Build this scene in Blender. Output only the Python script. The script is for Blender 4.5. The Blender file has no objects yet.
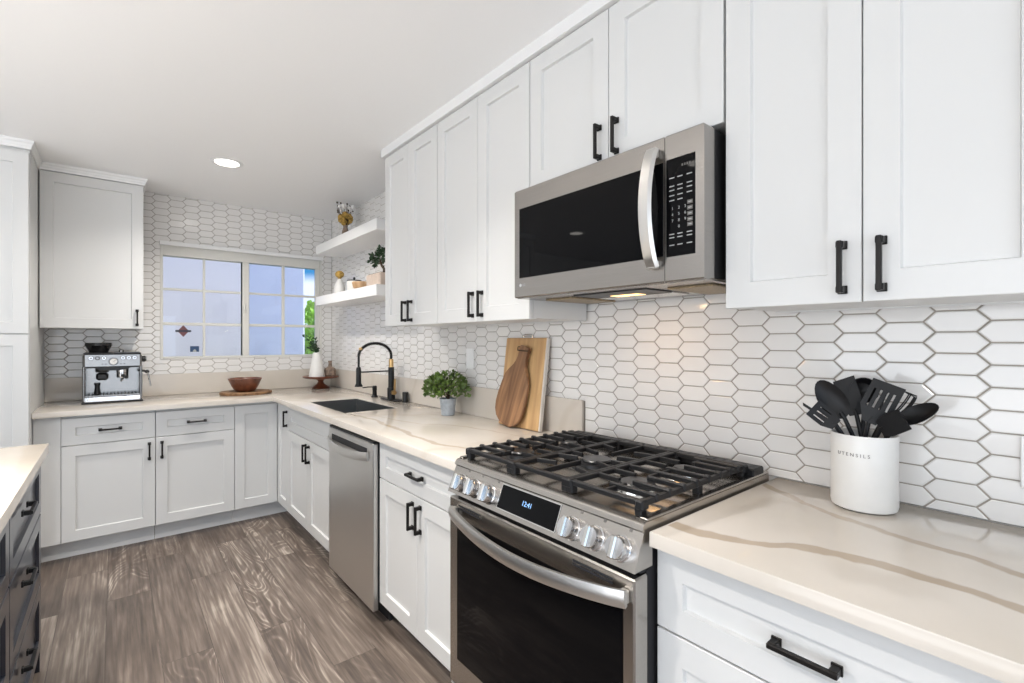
import bpy, bmesh, math, random
from math import sin, cos, pi, radians, sqrt
from mathutils import Vector, Matrix

random.seed(7)
SC = bpy.context.scene
COL = SC.collection
W, YW, CEIL = 1.571, 4.551, 2.457        # tile face of the range wall, of the window wall, ceiling height
XL, YR = -4.2, -3.2                      # left wall, rear wall of the room
AB, AC, AU = W - .62, W - .662, W - .34  # base door face, counter edge, upper door face (range wall)
YB, YC, YU = YW - .62, YW - .662, YW - .34
CT = .914                                # counter top

# ------------------------------------------------------------------ camera
cam = bpy.data.cameras.new('camera')
cam.sensor_fit = 'HORIZONTAL'; cam.sensor_width = 36.0
cam.lens = 482.5 * 36.0 / 1024.0
cam.shift_x = (512 - 510.5) / 1024.0
cam.shift_y = (340.5 - 341.5) / 1024.0
cam.clip_start = .05
camo = bpy.data.objects.new('camera', cam); COL.objects.link(camo)
camo.location = (0, 0, 1.3332)
camo.rotation_euler = (radians(90), 0, radians(-39.3655))
SC.camera = camo

# ------------------------------------------------------------------ colour management and exposure
SC.view_settings.view_transform = 'Standard'
SC.view_settings.look = 'None'
SC.view_settings.gamma = 1.0
SC.view_settings.use_curve_mapping = False
SC.view_settings.exposure = 0.0

# ------------------------------------------------------------------ world: pale bright sky
WORLD_STRENGTH = 1.5
wd = bpy.data.worlds.new('sky'); SC.world = wd; wd.use_nodes = True
nt = wd.node_tree; nt.nodes.clear()
wo = nt.nodes.new('ShaderNodeOutputWorld'); bg = nt.nodes.new('ShaderNodeBackground')
tc = nt.nodes.new('ShaderNodeTexCoord'); sx = nt.nodes.new('ShaderNodeSeparateXYZ')
rp = nt.nodes.new('ShaderNodeValToRGB')
nt.links.new(tc.outputs['Generated'], sx.inputs[0]); nt.links.new(sx.outputs['Z'], rp.inputs[0])
els = rp.color_ramp.elements
els[0].position = 0.0; els[0].color = (.80, .82, .84, 1)
els[1].position = .108; els[1].color = (1, 1, 1, 1)
for pos, c in ((.128, (.06, .30, .55, 1)), (.20, (.05, .25, .52, 1)), (.32, (.55, .72, .95, 1)), (.5, (.80, .88, 1, 1))):
    e = els.new(pos); e.color = c
nt.links.new(rp.outputs[0], bg.inputs['Color']); bg.inputs['Strength'].default_value = WORLD_STRENGTH
nt.links.new(bg.outputs[0], wo.inputs['Surface'])


def area_light(name, loc, rot, sx_, sy_, power, color=(1, 1, 1), shape='RECTANGLE', portal=False, spread=180):
    l = bpy.data.lights.new(name, 'AREA'); l.shape = shape; l.size = sx_
    if shape in ('RECTANGLE', 'ELLIPSE'): l.size_y = sy_
    l.energy = power; l.color = color; l.spread = radians(spread)
    if portal: l.cycles.is_portal = True
    o = bpy.data.objects.new(name, l); COL.objects.link(o); o.location = loc; o.rotation_euler = rot
    return o


# the sun on the garden side, daylight through the rear patio opening and a fill lamp added on the left for the base cabinets
sun = bpy.data.lights.new('sun', 'SUN'); sun.energy = 5.0; sun.angle = radians(.6); sun.color = (1, .95, .87)
suno = bpy.data.objects.new('sun', sun); COL.objects.link(suno); suno.rotation_euler = (radians(50), 0, radians(94))
area_light('daylight_rear', (-1.2, YR - .02, 1.0), (radians(90), 0, 0), 4.4, 1.7, 38, (.70, .83, 1.0))
area_light('left_fill', (XL - .02, .2, 1.1), (radians(90), 0, radians(-90)), 4.2, 1.4, 64, (.86, .92, 1.0))
# unseen upward lamps added near the floor to brighten the ceiling
area_light('ceiling_fill_rear', (-1.2, YR + .5, .25), (radians(178), 0, 0), 4.2, .8, 40, (.95, .97, 1.0))
area_light('ceiling_fill_left', (-2.7, .6, .2), (radians(180), 0, 0), 2.2, 4.0, 84, (.93, .96, 1.0))
DOWNLIGHT_POWER = 17.0
DOWNLIGHT_COLOR = (1, .95, .89)


# ------------------------------------------------------------------ materials
def new_mat(name):
    m = bpy.data.materials.new(name); m.use_nodes = True
    return m, m.node_tree, m.node_tree.nodes['Principled BSDF']


def mat(name, color, rough=.5, metal=0.0, spec=.5, noise=0.0, nscale=20.0, bump=0.0, bscale=60.0, stretch=None, coat=0.0, emit=None, estr=0.0, space='Object'):
    m, t, b = new_mat(name)
    b.inputs['Base Color'].default_value = (*color, 1); b.inputs['Roughness'].default_value = rough
    b.inputs['Metallic'].default_value = metal; b.inputs['Specular IOR Level'].default_value = spec
    b.inputs['Coat Weight'].default_value = coat
    if emit:
        b.inputs['Emission Color'].default_value = (*emit, 1); b.inputs['Emission Strength'].default_value = estr
    if noise or bump:
        co = t.nodes.new('ShaderNodeTexCoord'); mp = t.nodes.new('ShaderNodeMapping')
        t.links.new(co.outputs[space], mp.inputs[0])
        if stretch: mp.inputs['Scale'].default_value = stretch
        if noise:
            n = t.nodes.new('ShaderNodeTexNoise'); n.inputs['Scale'].default_value = nscale; n.inputs['Detail'].default_value = 4
            t.links.new(mp.outputs[0], n.inputs['Vector'])
            r = t.nodes.new('ShaderNodeValToRGB')
            r.color_ramp.elements[0].position = .3; r.color_ramp.elements[1].position = .7
            r.color_ramp.elements[0].color = (*[max(0, c * (1 - noise)) for c in color], 1)
            r.color_ramp.elements[1].color = (*[min(1, c * (1 + noise)) for c in color], 1)
            t.links.new(n.outputs['Fac'], r.inputs[0]); t.links.new(r.outputs[0], b.inputs['Base Color'])
        if bump:
            n2 = t.nodes.new('ShaderNodeTexNoise'); n2.inputs['Scale'].default_value = bscale; n2.inputs['Detail'].default_value = 3
            t.links.new(mp.outputs[0], n2.inputs['Vector'])
            bp = t.nodes.new('ShaderNodeBump'); bp.inputs['Strength'].default_value = bump; bp.inputs['Distance'].default_value = .002
            t.links.new(n2.outputs['Fac'], bp.inputs['Height']); t.links.new(bp.outputs[0], b.inputs['Normal'])
    return m


WHITE = mat('cabinet_white_paint', (.665, .665, .655), .34, bump=.04, bscale=40)
WALLW = mat('white_wall_paint', (.80, .79, .77), .6, bump=.1, bscale=120)
CEILW = mat('ceiling_paint', (.90, .90, .90), .7, bump=.1, bscale=150)
TRIMW = mat('trim_white_paint', (.80, .80, .795), .4)
MICROST = mat('microwave_brushed_steel', (.37, .35, .33), .27, 1.0, noise=.04, nscale=4, stretch=(1, 1, 60), bump=.03, bscale=8)
SHELFW = mat('shelf_white_paint', (.86, .855, .845), .4)
VINYL = mat('window_vinyl', (.66, .65, .61), .45)
DARKIN = mat('dark_gap', (.012, .012, .014), .7)
BRONZE = mat('dark_bronze_handle', (.018, .016, .015), .38, .7, bump=.05)
STEEL = mat('brushed_steel', (.45, .425, .395), .27, 1.0, noise=.04, nscale=4, stretch=(1, 1, 60), bump=.03, bscale=8)
STEELL = mat('bright_steel', (.72, .71, .69), .2, 1.0, bump=.02, bscale=50)
CHROME = mat('polished_chrome', (.62, .62, .63), .12, 1.0)
HANDLEST = mat('satin_steel_handle', (.66, .645, .62), .36, 1.0, bump=.02, bscale=60)
ESTEEL = mat('espresso_machine_steel', (.27, .265, .26), .22, 1.0, noise=.05, nscale=5)
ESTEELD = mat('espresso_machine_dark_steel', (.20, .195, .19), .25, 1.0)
BGLASS = mat('black_glass', (.003, .003, .0035), .03, spec=.10)
BPLAST = mat('black_plastic', (.012, .012, .013), .4)
IRON = mat('black_cast_iron', (.011, .011, .012), .45, spec=.3, bump=.15, bscale=200)
ENAMEL = mat('black_burner_enamel', (.015, .015, .016), .3)
SINKST = mat('dark_sink_steel', (.19, .195, .195), .32, .85)
MATTEB = mat('matte_black_metal', (.010, .010, .010), .38, .3)
GOLD = mat('brushed_gold', (.55, .36, .16), .3, 1.0)
NAVY = mat('dark_navy_paint', (.010, .013, .024), .30, coat=.3)
CERAMIC = mat('white_ceramic', (.71, .70, .675), .28, noise=.02, nscale=30)
GREYPOT = mat('grey_cement_pot', (.40, .43, .46), .7, noise=.12, nscale=60, bump=.2, bscale=150)
LEAF = mat('green_leaf', (.095, .155, .03), .45, noise=.45, nscale=18)
LEAFD = mat('dark_green_leaf', (.02, .05, .018), .45, noise=.4, nscale=25)
LEAFO = mat('garden_leaf', (.42, .66, .10), .5, noise=.5, nscale=6)
STEM = mat('brown_stem', (.06, .035, .018), .7)
SOIL = mat('dark_soil', (.02, .014, .01), .9, bump=.5, bscale=120)
BLKSIL = mat('black_silicone', (.006, .006, .007), .42, spec=.3, bump=.03)
GREYINK = mat('grey_lettering', (.14, .13, .12), .6)
WHITEINK = mat('white_lettering', (.42, .42, .42), .5)
BLUELED = mat('blue_clock_digits', (.1, .2, .4), .4, emit=(.35, .62, 1.0), estr=1.2)
LENS = mat('lamp_lens', (1, 1, 1), .4, emit=(1, .95, .88), estr=14.0)
WARMLENS = mat('warm_lamp_lens', (1, .8, .5), .4, emit=(1, .62, .25), estr=2.2)
FILTER = mat('tan_grease_filter', (.32, .25, .16), .45, .6, noise=.4, nscale=180, bump=.6, bscale=260)
STUCCO = mat('neighbour_stucco', (.86, .83, .95), .85, bump=.3, bscale=60)
GRASS = mat('garden_ground', (.16, .20, .07), .9, noise=.4, nscale=5)
STICKR = mat('sticker_maroon', (.16, .06, .07), .6)
STICKD = mat('sticker_dark', (.03, .03, .05), .6)
STICKB = mat('sticker_blue', (.03, .07, .16), .6)
MOSS = mat('dried_gold_flower', (.42, .26, .06), .9, noise=.5, nscale=60)
COTTON = mat('white_cotton_boll', (.80, .78, .76), .9)
PLASTW = mat('white_plastic', (.82, .82, .81), .35)
BEIGE = mat('beige_ceramic', (.58, .47, .39), .6, noise=.08, nscale=40)


def wood(name, dark, light, scale=8.0, stretch=(1, 1, .08), rough=.5, rings=0.6, coat=0.0):
    m, t, b = new_mat(name)
    co = t.nodes.new('ShaderNodeTexCoord'); mp = t.nodes.new('ShaderNodeMapping'); mp.inputs['Scale'].default_value = stretch
    t.links.new(co.outputs['Object'], mp.inputs[0])
    n = t.nodes.new('ShaderNodeTexNoise'); n.inputs['Scale'].default_value = scale * 4; n.inputs['Detail'].default_value = 8; n.inputs['Distortion'].default_value = rings
    t.links.new(mp.outputs[0], n.inputs['Vector'])
    r = t.nodes.new('ShaderNodeValToRGB'); r.color_ramp.elements[0].position = .3; r.color_ramp.elements[1].position = .72
    r.color_ramp.elements[0].color = (*dark, 1); r.color_ramp.elements[1].color = (*light, 1)
    t.links.new(n.outputs['Fac'], r.inputs[0]); t.links.new(r.outputs[0], b.inputs['Base Color'])
    b.inputs['Roughness'].default_value = rough; b.inputs['Coat Weight'].default_value = coat
    bp = t.nodes.new('ShaderNodeBump'); bp.inputs['Strength'].default_value = .1; bp.inputs['Distance'].default_value = .001
    t.links.new(n.outputs['Fac'], bp.inputs['Height']); t.links.new(bp.outputs[0], b.inputs['Normal'])
    return m


WOODL = wood('light_acacia_wood', (.36, .19, .075), (.62, .40, .19), 6)
WOODD = wood('walnut_wood', (.10, .042, .017), (.36, .19, .09), 9)
WOODR = wood('red_brown_bowl_wood', (.085, .022, .010), (.20, .062, .028), 7, (1, 1, .3), .3, coat=.3)
WOODB = wood('bark_edged_slab', (.12, .055, .022), (.34, .19, .09), 14, (1, 1, 1), .6)
WOODG = wood('grey_brown_wood', (.13, .09, .065), (.34, .25, .19), 10, (1, 1, 1), .6)
WOODT = wood('tan_bamboo', (.42, .25, .12), (.66, .45, .26), 6, (1, 1, .3), .5)


def math_node(t, op, a, b=None, clamp=False):
    n = t.nodes.new('ShaderNodeMath'); n.operation = op; n.use_clamp = clamp
    for i, v in enumerate((a, b)):
        if v is None: continue
        if isinstance(v, (int, float)): n.inputs[i].default_value = v
        else: t.links.new(v, n.inputs[i])
    return n.outputs[0]


def quartz():
    m, t, b = new_mat('veined_quartz')
    ge = t.nodes.new('ShaderNodeNewGeometry'); sp = t.nodes.new('ShaderNodeSeparateXYZ'); t.links.new(ge.outputs['Position'], sp.inputs[0])
    X, Y, Z = sp.outputs
    wob = t.nodes.new('ShaderNodeTexNoise'); wob.inputs['Scale'].default_value = 9; wob.inputs['Detail'].default_value = 6
    t.links.new(ge.outputs['Position'], wob.inputs['Vector'])
    wv = math_node(t, 'MULTIPLY', math_node(t, 'SUBTRACT', wob.outputs['Fac'], .5), .055)
    wid = t.nodes.new('ShaderNodeTexNoise'); wid.inputs['Scale'].default_value = 6; wid.inputs['Detail'].default_value = 3
    t.links.new(ge.outputs['Position'], wid.inputs['Vector'])
    total = None
    # each vein runs roughly along the counter: x as a curve of y, with its half width and strength
    veins = [([(-.6, 1.13), (.08, 1.095), (.17, 1.108), (.28, 1.098), (.385, 1.075), (.43, 1.038), (.52, .995), (.62, .979)], .022, 1.0),
             ([(-.6, 1.15), (.08, 1.247), (.147, 1.272), (.214, 1.284), (.334, 1.312), (.422, 1.352), (.52, 1.398), (.62, 1.46)], .017, .95),
             ([(1.40, 1.10), (1.58, 1.055), (1.68, 1.012), (1.82, 1.016), (1.93, 1.018), (2.09, 1.041), (2.25, 1.045), (2.39, 1.06), (2.75, 1.02)], .017, .7),
             ([(1.40, 1.42), (1.7, 1.36), (2.0, 1.30), (2.2, 1.18), (2.6, 1.12), (3.0, 1.0)], .010, .4)]
    for pts, hw, st in veins:
        y0, y1 = pts[0][0], pts[-1][0]
        u = math_node(t, 'DIVIDE', math_node(t, 'SUBTRACT', Y, y0), y1 - y0)
        fc = t.nodes.new('ShaderNodeFloatCurve'); cv = fc.mapping.curves[0]
        q = [((y - y0) / (y1 - y0), (x - .8)) for y, x in pts]
        cv.points[0].location = q[0]; cv.points[1].location = q[-1]
        for a in q[1:-1]: cv.points.new(*a)
        fc.mapping.update(); t.links.new(u, fc.inputs['Value'])
        xc = math_node(t, 'ADD', fc.outputs[0], .8)
        d = math_node(t, 'ABSOLUTE', math_node(t, 'ADD', math_node(t, 'SUBTRACT', X, xc), wv))
        w2 = math_node(t, 'MULTIPLY', math_node(t, 'ADD', wid.outputs['Fac'], .45), hw)
        k = math_node(t, 'MULTIPLY', math_node(t, 'SUBTRACT', w2, d), 130.0, True)
        ins = math_node(t, 'MULTIPLY', math_node(t, 'GREATER_THAN', u, 0.0), math_node(t, 'LESS_THAN', u, 1.0))
        k = math_node(t, 'MULTIPLY', math_node(t, 'MULTIPLY', k, ins), st)
        total = k if total is None else math_node(t, 'MAXIMUM', total, k)
    # soft cross veins on the far counter and the upstand
    wa = t.nodes.new('ShaderNodeTexWave'); wa.wave_type = 'BANDS'; wa.bands_direction = 'DIAGONAL'
    wa.inputs['Scale'].default_value = .75; wa.inputs['Distortion'].default_value = 7; wa.inputs['Detail'].default_value = 4; wa.inputs['Detail Scale'].default_value = 1.2
    t.links.new(ge.outputs['Position'], wa.inputs['Vector'])
    k = math_node(t, 'MULTIPLY', math_node(t, 'SUBTRACT', wa.outputs['Fac'], .965), 14.0, True)
    k = math_node(t, 'MULTIPLY', math_node(t, 'MULTIPLY', k, .40), math_node(t, 'GREATER_THAN', Y, 1.0))
    total = math_node(t, 'MAXIMUM', total, k)
    clo = t.nodes.new('ShaderNodeTexNoise'); clo.inputs['Scale'].default_value = 3.5; clo.inputs['Detail'].default_value = 5
    t.links.new(ge.outputs['Position'], clo.inputs['Vector'])
    r = t.nodes.new('ShaderNodeValToRGB')
    r.color_ramp.elements[0].position = .3; r.color_ramp.elements[0].color = (.575, .525, .46, 1)
    r.color_ramp.elements[1].position = .7; r.color_ramp.elements[1].color = (.635, .585, .525, 1)
    t.links.new(clo.outputs['Fac'], r.inputs[0])
    mx = t.nodes.new('ShaderNodeMix'); mx.data_type = 'RGBA'
    t.links.new(total, mx.inputs['Factor']); t.links.new(r.outputs[0], mx.inputs['A']); mx.inputs['B'].default_value = (.42, .345, .265, 1)
    t.links.new(mx.outputs['Result'], b.inputs['Base Color'])
    b.inputs['Roughness'].default_value = .09
    return m


QUARTZ = quartz()


def floor_mat():
    m, t, b = new_mat('grey_brown_plank_floor')
    co = t.nodes.new('ShaderNodeNewGeometry'); sp = t.nodes.new('ShaderNodeSeparateXYZ'); t.links.new(co.outputs['Position'], sp.inputs[0])
    cm = t.nodes.new('ShaderNodeCombineXYZ')     # planks run along y
    t.links.new(sp.outputs[1], cm.inputs[0]); t.links.new(math_node(t, 'ADD', sp.outputs[0], .03), cm.inputs[1])
    br = t.nodes.new('ShaderNodeTexBrick'); br.inputs['Scale'].default_value = 1.0
    br.inputs['Brick Width'].default_value = 1.22; br.inputs['Row Height'].default_value = .181
    br.inputs['Mortar Size'].default_value = .0016; br.offset = .37; br.inputs['Bias'].default_value = 0
    br.inputs['Color1'].default_value = (0, 0, 0, 1); br.inputs['Color2'].default_value = (1, 1, 1, 1); br.inputs['Mortar'].default_value = (.5, .5, .5, 1)
    t.links.new(cm.outputs[0], br.inputs['Vector'])
    tone = t.nodes.new('ShaderNodeSeparateColor'); t.links.new(br.outputs['Color'], tone.inputs[0])
    # shift the grain of every plank
    off = t.nodes.new('ShaderNodeVectorMath'); off.operation = 'ADD'
    c2 = t.nodes.new('ShaderNodeCombineXYZ'); t.links.new(math_node(t, 'MULTIPLY', tone.outputs[0], 13.0), c2.inputs[0]); t.links.new(math_node(t, 'MULTIPLY', tone.outputs[0], 7.0), c2.inputs[2])
    t.links.new(cm.outputs[0], off.inputs[0]); t.links.new(c2.outputs[0], off.inputs[1])
    def grain(scale, stretch, detail, dist):
        q = t.nodes.new('ShaderNodeMapping'); q.inputs['Scale'].default_value = (stretch, 1, 1); t.links.new(off.outputs[0], q.inputs[0])
        g = t.nodes.new('ShaderNodeTexNoise'); g.inputs['Scale'].default_value = scale; g.inputs['Detail'].default_value = detail; g.inputs['Distortion'].default_value = dist
        t.links.new(q.outputs[0], g.inputs['Vector']); return g.outputs['Fac']
    g1 = grain(7, .2, 5, .7); g2 = grain(75, .045, 4, .2); g3 = grain(4.2, .24, 1.8, .5); g4 = grain(30, .10, 3, .6)
    # pale cathedral lines: thin level lines of a smooth field, on part of the planks
    line = math_node(t, 'POWER', math_node(t, 'ABSOLUTE', math_node(t, 'SINE', math_node(t, 'MULTIPLY', g3, 95.0))), 7.0)
    gate = math_node(t, 'MULTIPLY', math_node(t, 'SUBTRACT', math_node(t, 'FRACT', math_node(t, 'MULTIPLY', tone.outputs[0], 7.3)), .45), 6.0, True)
    gate = math_node(t, 'MULTIPLY', gate, math_node(t, 'MULTIPLY', math_node(t, 'SUBTRACT', g4, .36), 5.0, True))
    v = math_node(t, 'ADD', math_node(t, 'MULTIPLY', math_node(t, 'SUBTRACT', g1, .5), .72), math_node(t, 'MULTIPLY', math_node(t, 'SUBTRACT', g2, .5), .75))
    v = math_node(t, 'ADD', v, math_node(t, 'MULTIPLY', math_node(t, 'SUBTRACT', g4, .5), .35))
    v = math_node(t, 'ADD', v, math_node(t, 'MULTIPLY', math_node(t, 'MULTIPLY', line, gate), .22))
    v = math_node(t, 'ADD', v, math_node(t, 'MULTIPLY', math_node(t, 'SUBTRACT', tone.outputs[0], .5), .22))
    v = math_node(t, 'ADD', v, .5)
    r = t.nodes.new('ShaderNodeValToRGB')
    e = r.color_ramp.elements
    e[0].position = .15; e[0].color = (.06, .047, .038, 1); e[1].position = .9; e[1].color = (.47, .405, .345, 1)
    for p, c in ((.42, (.122, .094, .077, 1)), (.62, (.195, .156, .128, 1))):
        q = e.new(p); q.color = c
    t.links.new(v, r.inputs[0])
    mx = t.nodes.new('ShaderNodeMix'); mx.data_type = 'RGBA'; t.links.new(math_node(t, 'MULTIPLY', br.outputs['Fac'], .6), mx.inputs['Factor'])
    t.links.new(r.outputs[0], mx.inputs['A']); mx.inputs['B'].default_value = (.04, .03, .025, 1)
    t.links.new(mx.outputs['Result'], b.inputs['Base Color'])
    b.inputs['Roughness'].default_value = .42
    bp = t.nodes.new('ShaderNodeBump'); bp.inputs['Strength'].default_value = .12; bp.inputs['Distance'].default_value = .002
    t.links.new(v, bp.inputs['Height']); t.links.new(bp.outputs[0], b.inputs['Normal'])
    return m


FLOORM = floor_mat()


def tile_mat(name, c, rough):
    m, t, b = new_mat(name)
    ge = t.nodes.new('ShaderNodeNewGeometry')
    n = t.nodes.new('ShaderNodeTexNoise'); n.inputs['Scale'].default_value = 22; n.inputs['Detail'].default_value = 1
    t.links.new(ge.outputs['Position'], n.inputs['Vector'])
    bp = t.nodes.new('ShaderNodeBump'); bp.inputs['Strength'].default_value = .10; bp.inputs['Distance'].default_value = .004
    t.links.new(n.outputs['Fac'], bp.inputs['Height']); t.links.new(bp.outputs[0], b.inputs['Normal'])
    r = t.nodes.new('ShaderNodeValToRGB')
    r.color_ramp.elements[0].color = (*[x * .965 for x in c], 1); r.color_ramp.elements[1].color = (*c, 1)
    t.links.new(ge.outputs['Random Per Island'], r.inputs[0]); t.links.new(r.outputs[0], b.inputs['Base Color'])
    b.inputs['Roughness'].default_value = rough
    return m


TILE = tile_mat('glossy_white_hex_tile', (.765, .75, .73), .09)
GROUT = mat('grey_beige_grout', (.33, .30, .26), .9, bump=.2, bscale=300)


def glass_mat(name, tint):
    m = bpy.data.materials.new(name); m.use_nodes = True; t = m.node_tree; t.nodes.clear()
    o = t.nodes.new('ShaderNodeOutputMaterial'); a = t.nodes.new('ShaderNodeBsdfTransparent'); a.inputs[0].default_value = (*tint, 1)
    g = t.nodes.new('ShaderNodeBsdfGlossy'); g.inputs['Roughness'].default_value = .02
    f = t.nodes.new('ShaderNodeFresnel'); f.inputs['IOR'].default_value = 1.5
    mx = t.nodes.new('ShaderNodeMixShader'); t.links.new(f.outputs[0], mx.inputs[0]); t.links.new(a.outputs[0], mx.inputs[1]); t.links.new(g.outputs[0], mx.inputs[2])
    t.links.new(mx.outputs[0], o.inputs[0])
    return m


GLASSL = glass_mat('clear_window_glass', (.96, .96, .97))
GLASSR = glass_mat('bluish_window_glass', (.83, .88, .97))


# ------------------------------------------------------------------ mesh builder
class M:
    def __init__(s):
        s.v = []; s.f = []; s.m = []; s.mats = []

    def mi(s, m):
        if m not in s.mats: s.mats.append(m)
        return s.mats.index(m)

    def add(s, vs, fs, m, xf=None):
        b = len(s.v); k = s.mi(m)
        s.v += [tuple(xf @ Vector(p)) if xf else tuple(p) for p in vs]
        for f in fs:
            s.f.append([b + i for i in f]); s.m.append(k)
        return s

    def box(s, lo, hi, m, bev=0.0, xf=None):
        x0, y0, z0 = lo; x1, y1, z1 = hi
        if bev <= 0:
            vs = [(x0, y0, z0), (x1, y0, z0), (x1, y1, z0), (x0, y1, z0), (x0, y0, z1), (x1, y0, z1), (x1, y1, z1), (x0, y1, z1)]
            return s.add(vs, [(3, 2, 1, 0), (4, 5, 6, 7), (0, 1, 5, 4), (1, 2, 6, 5), (2, 3, 7, 6), (3, 0, 4, 7)], m, xf)
        b = min(bev, (x1 - x0) * .45, (y1 - y0) * .45, (z1 - z0) * .45)
        vs = []; idx = {}
        for ix, X, dx in ((0, x0, b), (1, x1, -b)):
            for iy, Y, dy in ((0, y0, b), (1, y1, -b)):
                for iz, Z, dz in ((0, z0, b), (1, z1, -b)):
                    for a, p in enumerate(((X, Y + dy, Z + dz), (X + dx, Y, Z + dz), (X + dx, Y + dy, Z))):
                        idx[(ix, iy, iz, a)] = len(vs); vs.append(p)
        I = idx; fs = []
        for q in (0, 1):
            fs.append([I[(q, 0, 0, 0)], I[(q, 1, 0, 0)], I[(q, 1, 1, 0)], I[(q, 0, 1, 0)]])
            fs.append([I[(0, q, 0, 1)], I[(1, q, 0, 1)], I[(1, q, 1, 1)], I[(0, q, 1, 1)]])
            fs.append([I[(0, 0, q, 2)], I[(1, 0, q, 2)], I[(1, 1, q, 2)], I[(0, 1, q, 2)]])
        for p in (0, 1):
            for q in (0, 1):
                fs.append([I[(p, q, 0, 0)], I[(p, q, 1, 0)], I[(p, q, 1, 1)], I[(p, q, 0, 1)]])
                fs.append([I[(p, 0, q, 0)], I[(p, 1, q, 0)], I[(p, 1, q, 2)], I[(p, 0, q, 2)]])
                fs.append([I[(0, p, q, 1)], I[(1, p, q, 1)], I[(1, p, q, 2)], I[(0, p, q, 2)]])
                for r in (0, 1): fs.append([I[(p, q, r, 0)], I[(p, q, r, 1)], I[(p, q, r, 2)]])
        return s.add(vs, fs, m, xf)

    def prism(s, poly, z0, z1, m, xf=None, bev=0.0):
        """poly in xy, extruded along z (use xf to turn it)"""
        n = len(poly)
        if bev > 0:
            c = Vector((sum(p[0] for p in poly) / n, sum(p[1] for p in poly) / n))
            inn = []
            for i in range(n):
                p0, p1, p2 = Vector(poly[i - 1]), Vector(poly[i]), Vector(poly[(i + 1) % n])
                e1 = (p1 - p0).normalized(); e2 = (p2 - p1).normalized()
                nn = (Vector((-e1.y, e1.x)) + Vector((-e2.y, e2.x)))
                nn = nn.normalized() if nn.length > 1e-6 else Vector((-e1.y, e1.x))
                if nn.dot(c - p1) < 0 and n < 7: nn = -nn
                inn.append(p1 + nn * bev)
            rings = [(inn, z0), (poly, z0 + bev), (poly, z1 - bev), (inn, z1)]
        else:
            rings = [(poly, z0), (poly, z1)]
        vs = [(p[0], p[1], z) for r, z in rings for p in r]; fs = []
        for k in range(len(rings) - 1):
            for i in range(n):
                j = (i + 1) % n
                fs.append([k * n + i, k * n + j, (k + 1) * n + j, (k + 1) * n + i])
        fs.append(list(range(n))[::-1]); fs.append([(len(rings) - 1) * n + i for i in range(n)])
        return s.add(vs, fs, m, xf)

    def lathe(s, prof, m, n=24, c=(0, 0, 0), xf=None, sx_=1.0, sy_=1.0, cap0=True, cap1=True):
        vs = []; fs = []
        for r, z in prof:
            for i in range(n):
                a = 2 * pi * i / n
                vs.append((c[0] + r * cos(a) * sx_, c[1] + r * sin(a) * sy_, c[2] + z))
        for k in range(len(prof) - 1):
            for i in range(n):
                j = (i + 1) % n
                fs.append([k * n + i, k * n + j, (k + 1) * n + j, (k + 1) * n + i])
        if cap0: fs.append(list(range(n))[::-1])
        if cap1: fs.append([(len(prof) - 1) * n + i for i in range(n)])
        return s.add(vs, fs, m, xf)

    def cyl(s, p0, p1, r, m, n=16, r1=None, bev=0.0):
        p0, p1 = Vector(p0), Vector(p1); d = p1 - p0; L = d.length
        xf = Matrix.Translation(p0) @ d.to_track_quat('Z', 'Y').to_matrix().to_4x4()
        r1 = r if r1 is None else r1
        prof = [(r, 0), (r1, L)] if bev <= 0 else [(r - bev, 0), (r, bev), (r1, L - bev), (r1 - bev, L)]
        return s.lathe(prof, m, n, xf=xf)

    def sweep(s, pts, sec, m, closed=False, up=(0, 0, 1), radii=None, caps=True):
        """sec: 2D section (a, b); a along side axis, b along the up axis"""
        pts = [Vector(p) for p in pts]; n = len(pts); k = len(sec); vs = []; fs = []
        upv = Vector(up)
        for i, p in enumerate(pts):
            if closed: t = (pts[(i + 1) % n] - pts[i - 1]).normalized()
            else: t = (pts[min(i + 1, n - 1)] - pts[max(i - 1, 0)]).normalized()
            a = t.cross(upv)
            if a.length < 1e-4: a = t.cross(Vector((1, 0, 0)))
            a.normalize(); bb = a.cross(t).normalized()
            r = radii[i] if radii else 1.0
            for q in sec: vs.append(p + a * q[0] * r + bb * q[1] * r)
        for i in range(n if closed else n - 1):
            for j in range(k):
                j2 = (j + 1) % k; i2 = (i + 1) % n
                fs.append([i * k + j, i * k + j2, i2 * k + j2, i2 * k + j])
        if caps and not closed:
            fs.append(list(range(k))[::-1]); fs.append([(n - 1) * k + j for j in range(k)])
        return s.add(vs, fs, m)

    def tube(s, pts, r, m, n=10, closed=False, up=(0, 0, 1), radii=None):
        return s.sweep(pts, [(r * cos(2 * pi * i / n), r * sin(2 * pi * i / n)) for i in range(n)], m, closed, up, radii)

    def bar(s, p0, p1, w, h, m, up=(0, 0, 1), ch=.15):
        c = min(w, h) * ch
        sec = [(-w / 2 + c, -h / 2), (w / 2 - c, -h / 2), (w / 2, -h / 2 + c), (w / 2, h / 2 - c), (w / 2 - c, h / 2), (-w / 2 + c, h / 2), (-w / 2, h / 2 - c), (-w / 2, -h / 2 + c)]
        return s.sweep([p0, p1], sec, m, up=up)

    def ball(s, c, r, m, n=12, sc=(1, 1, 1), xf=None):
        prof = []
        k = n // 2
        for i in range(k + 1):
            a = -pi / 2 + pi * i / k
            prof.append((max(1e-4, r * cos(a)), r * sin(a) * sc[2]))
        return s.lathe(prof, m, n, c, xf, sc[0], sc[1])

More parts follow.
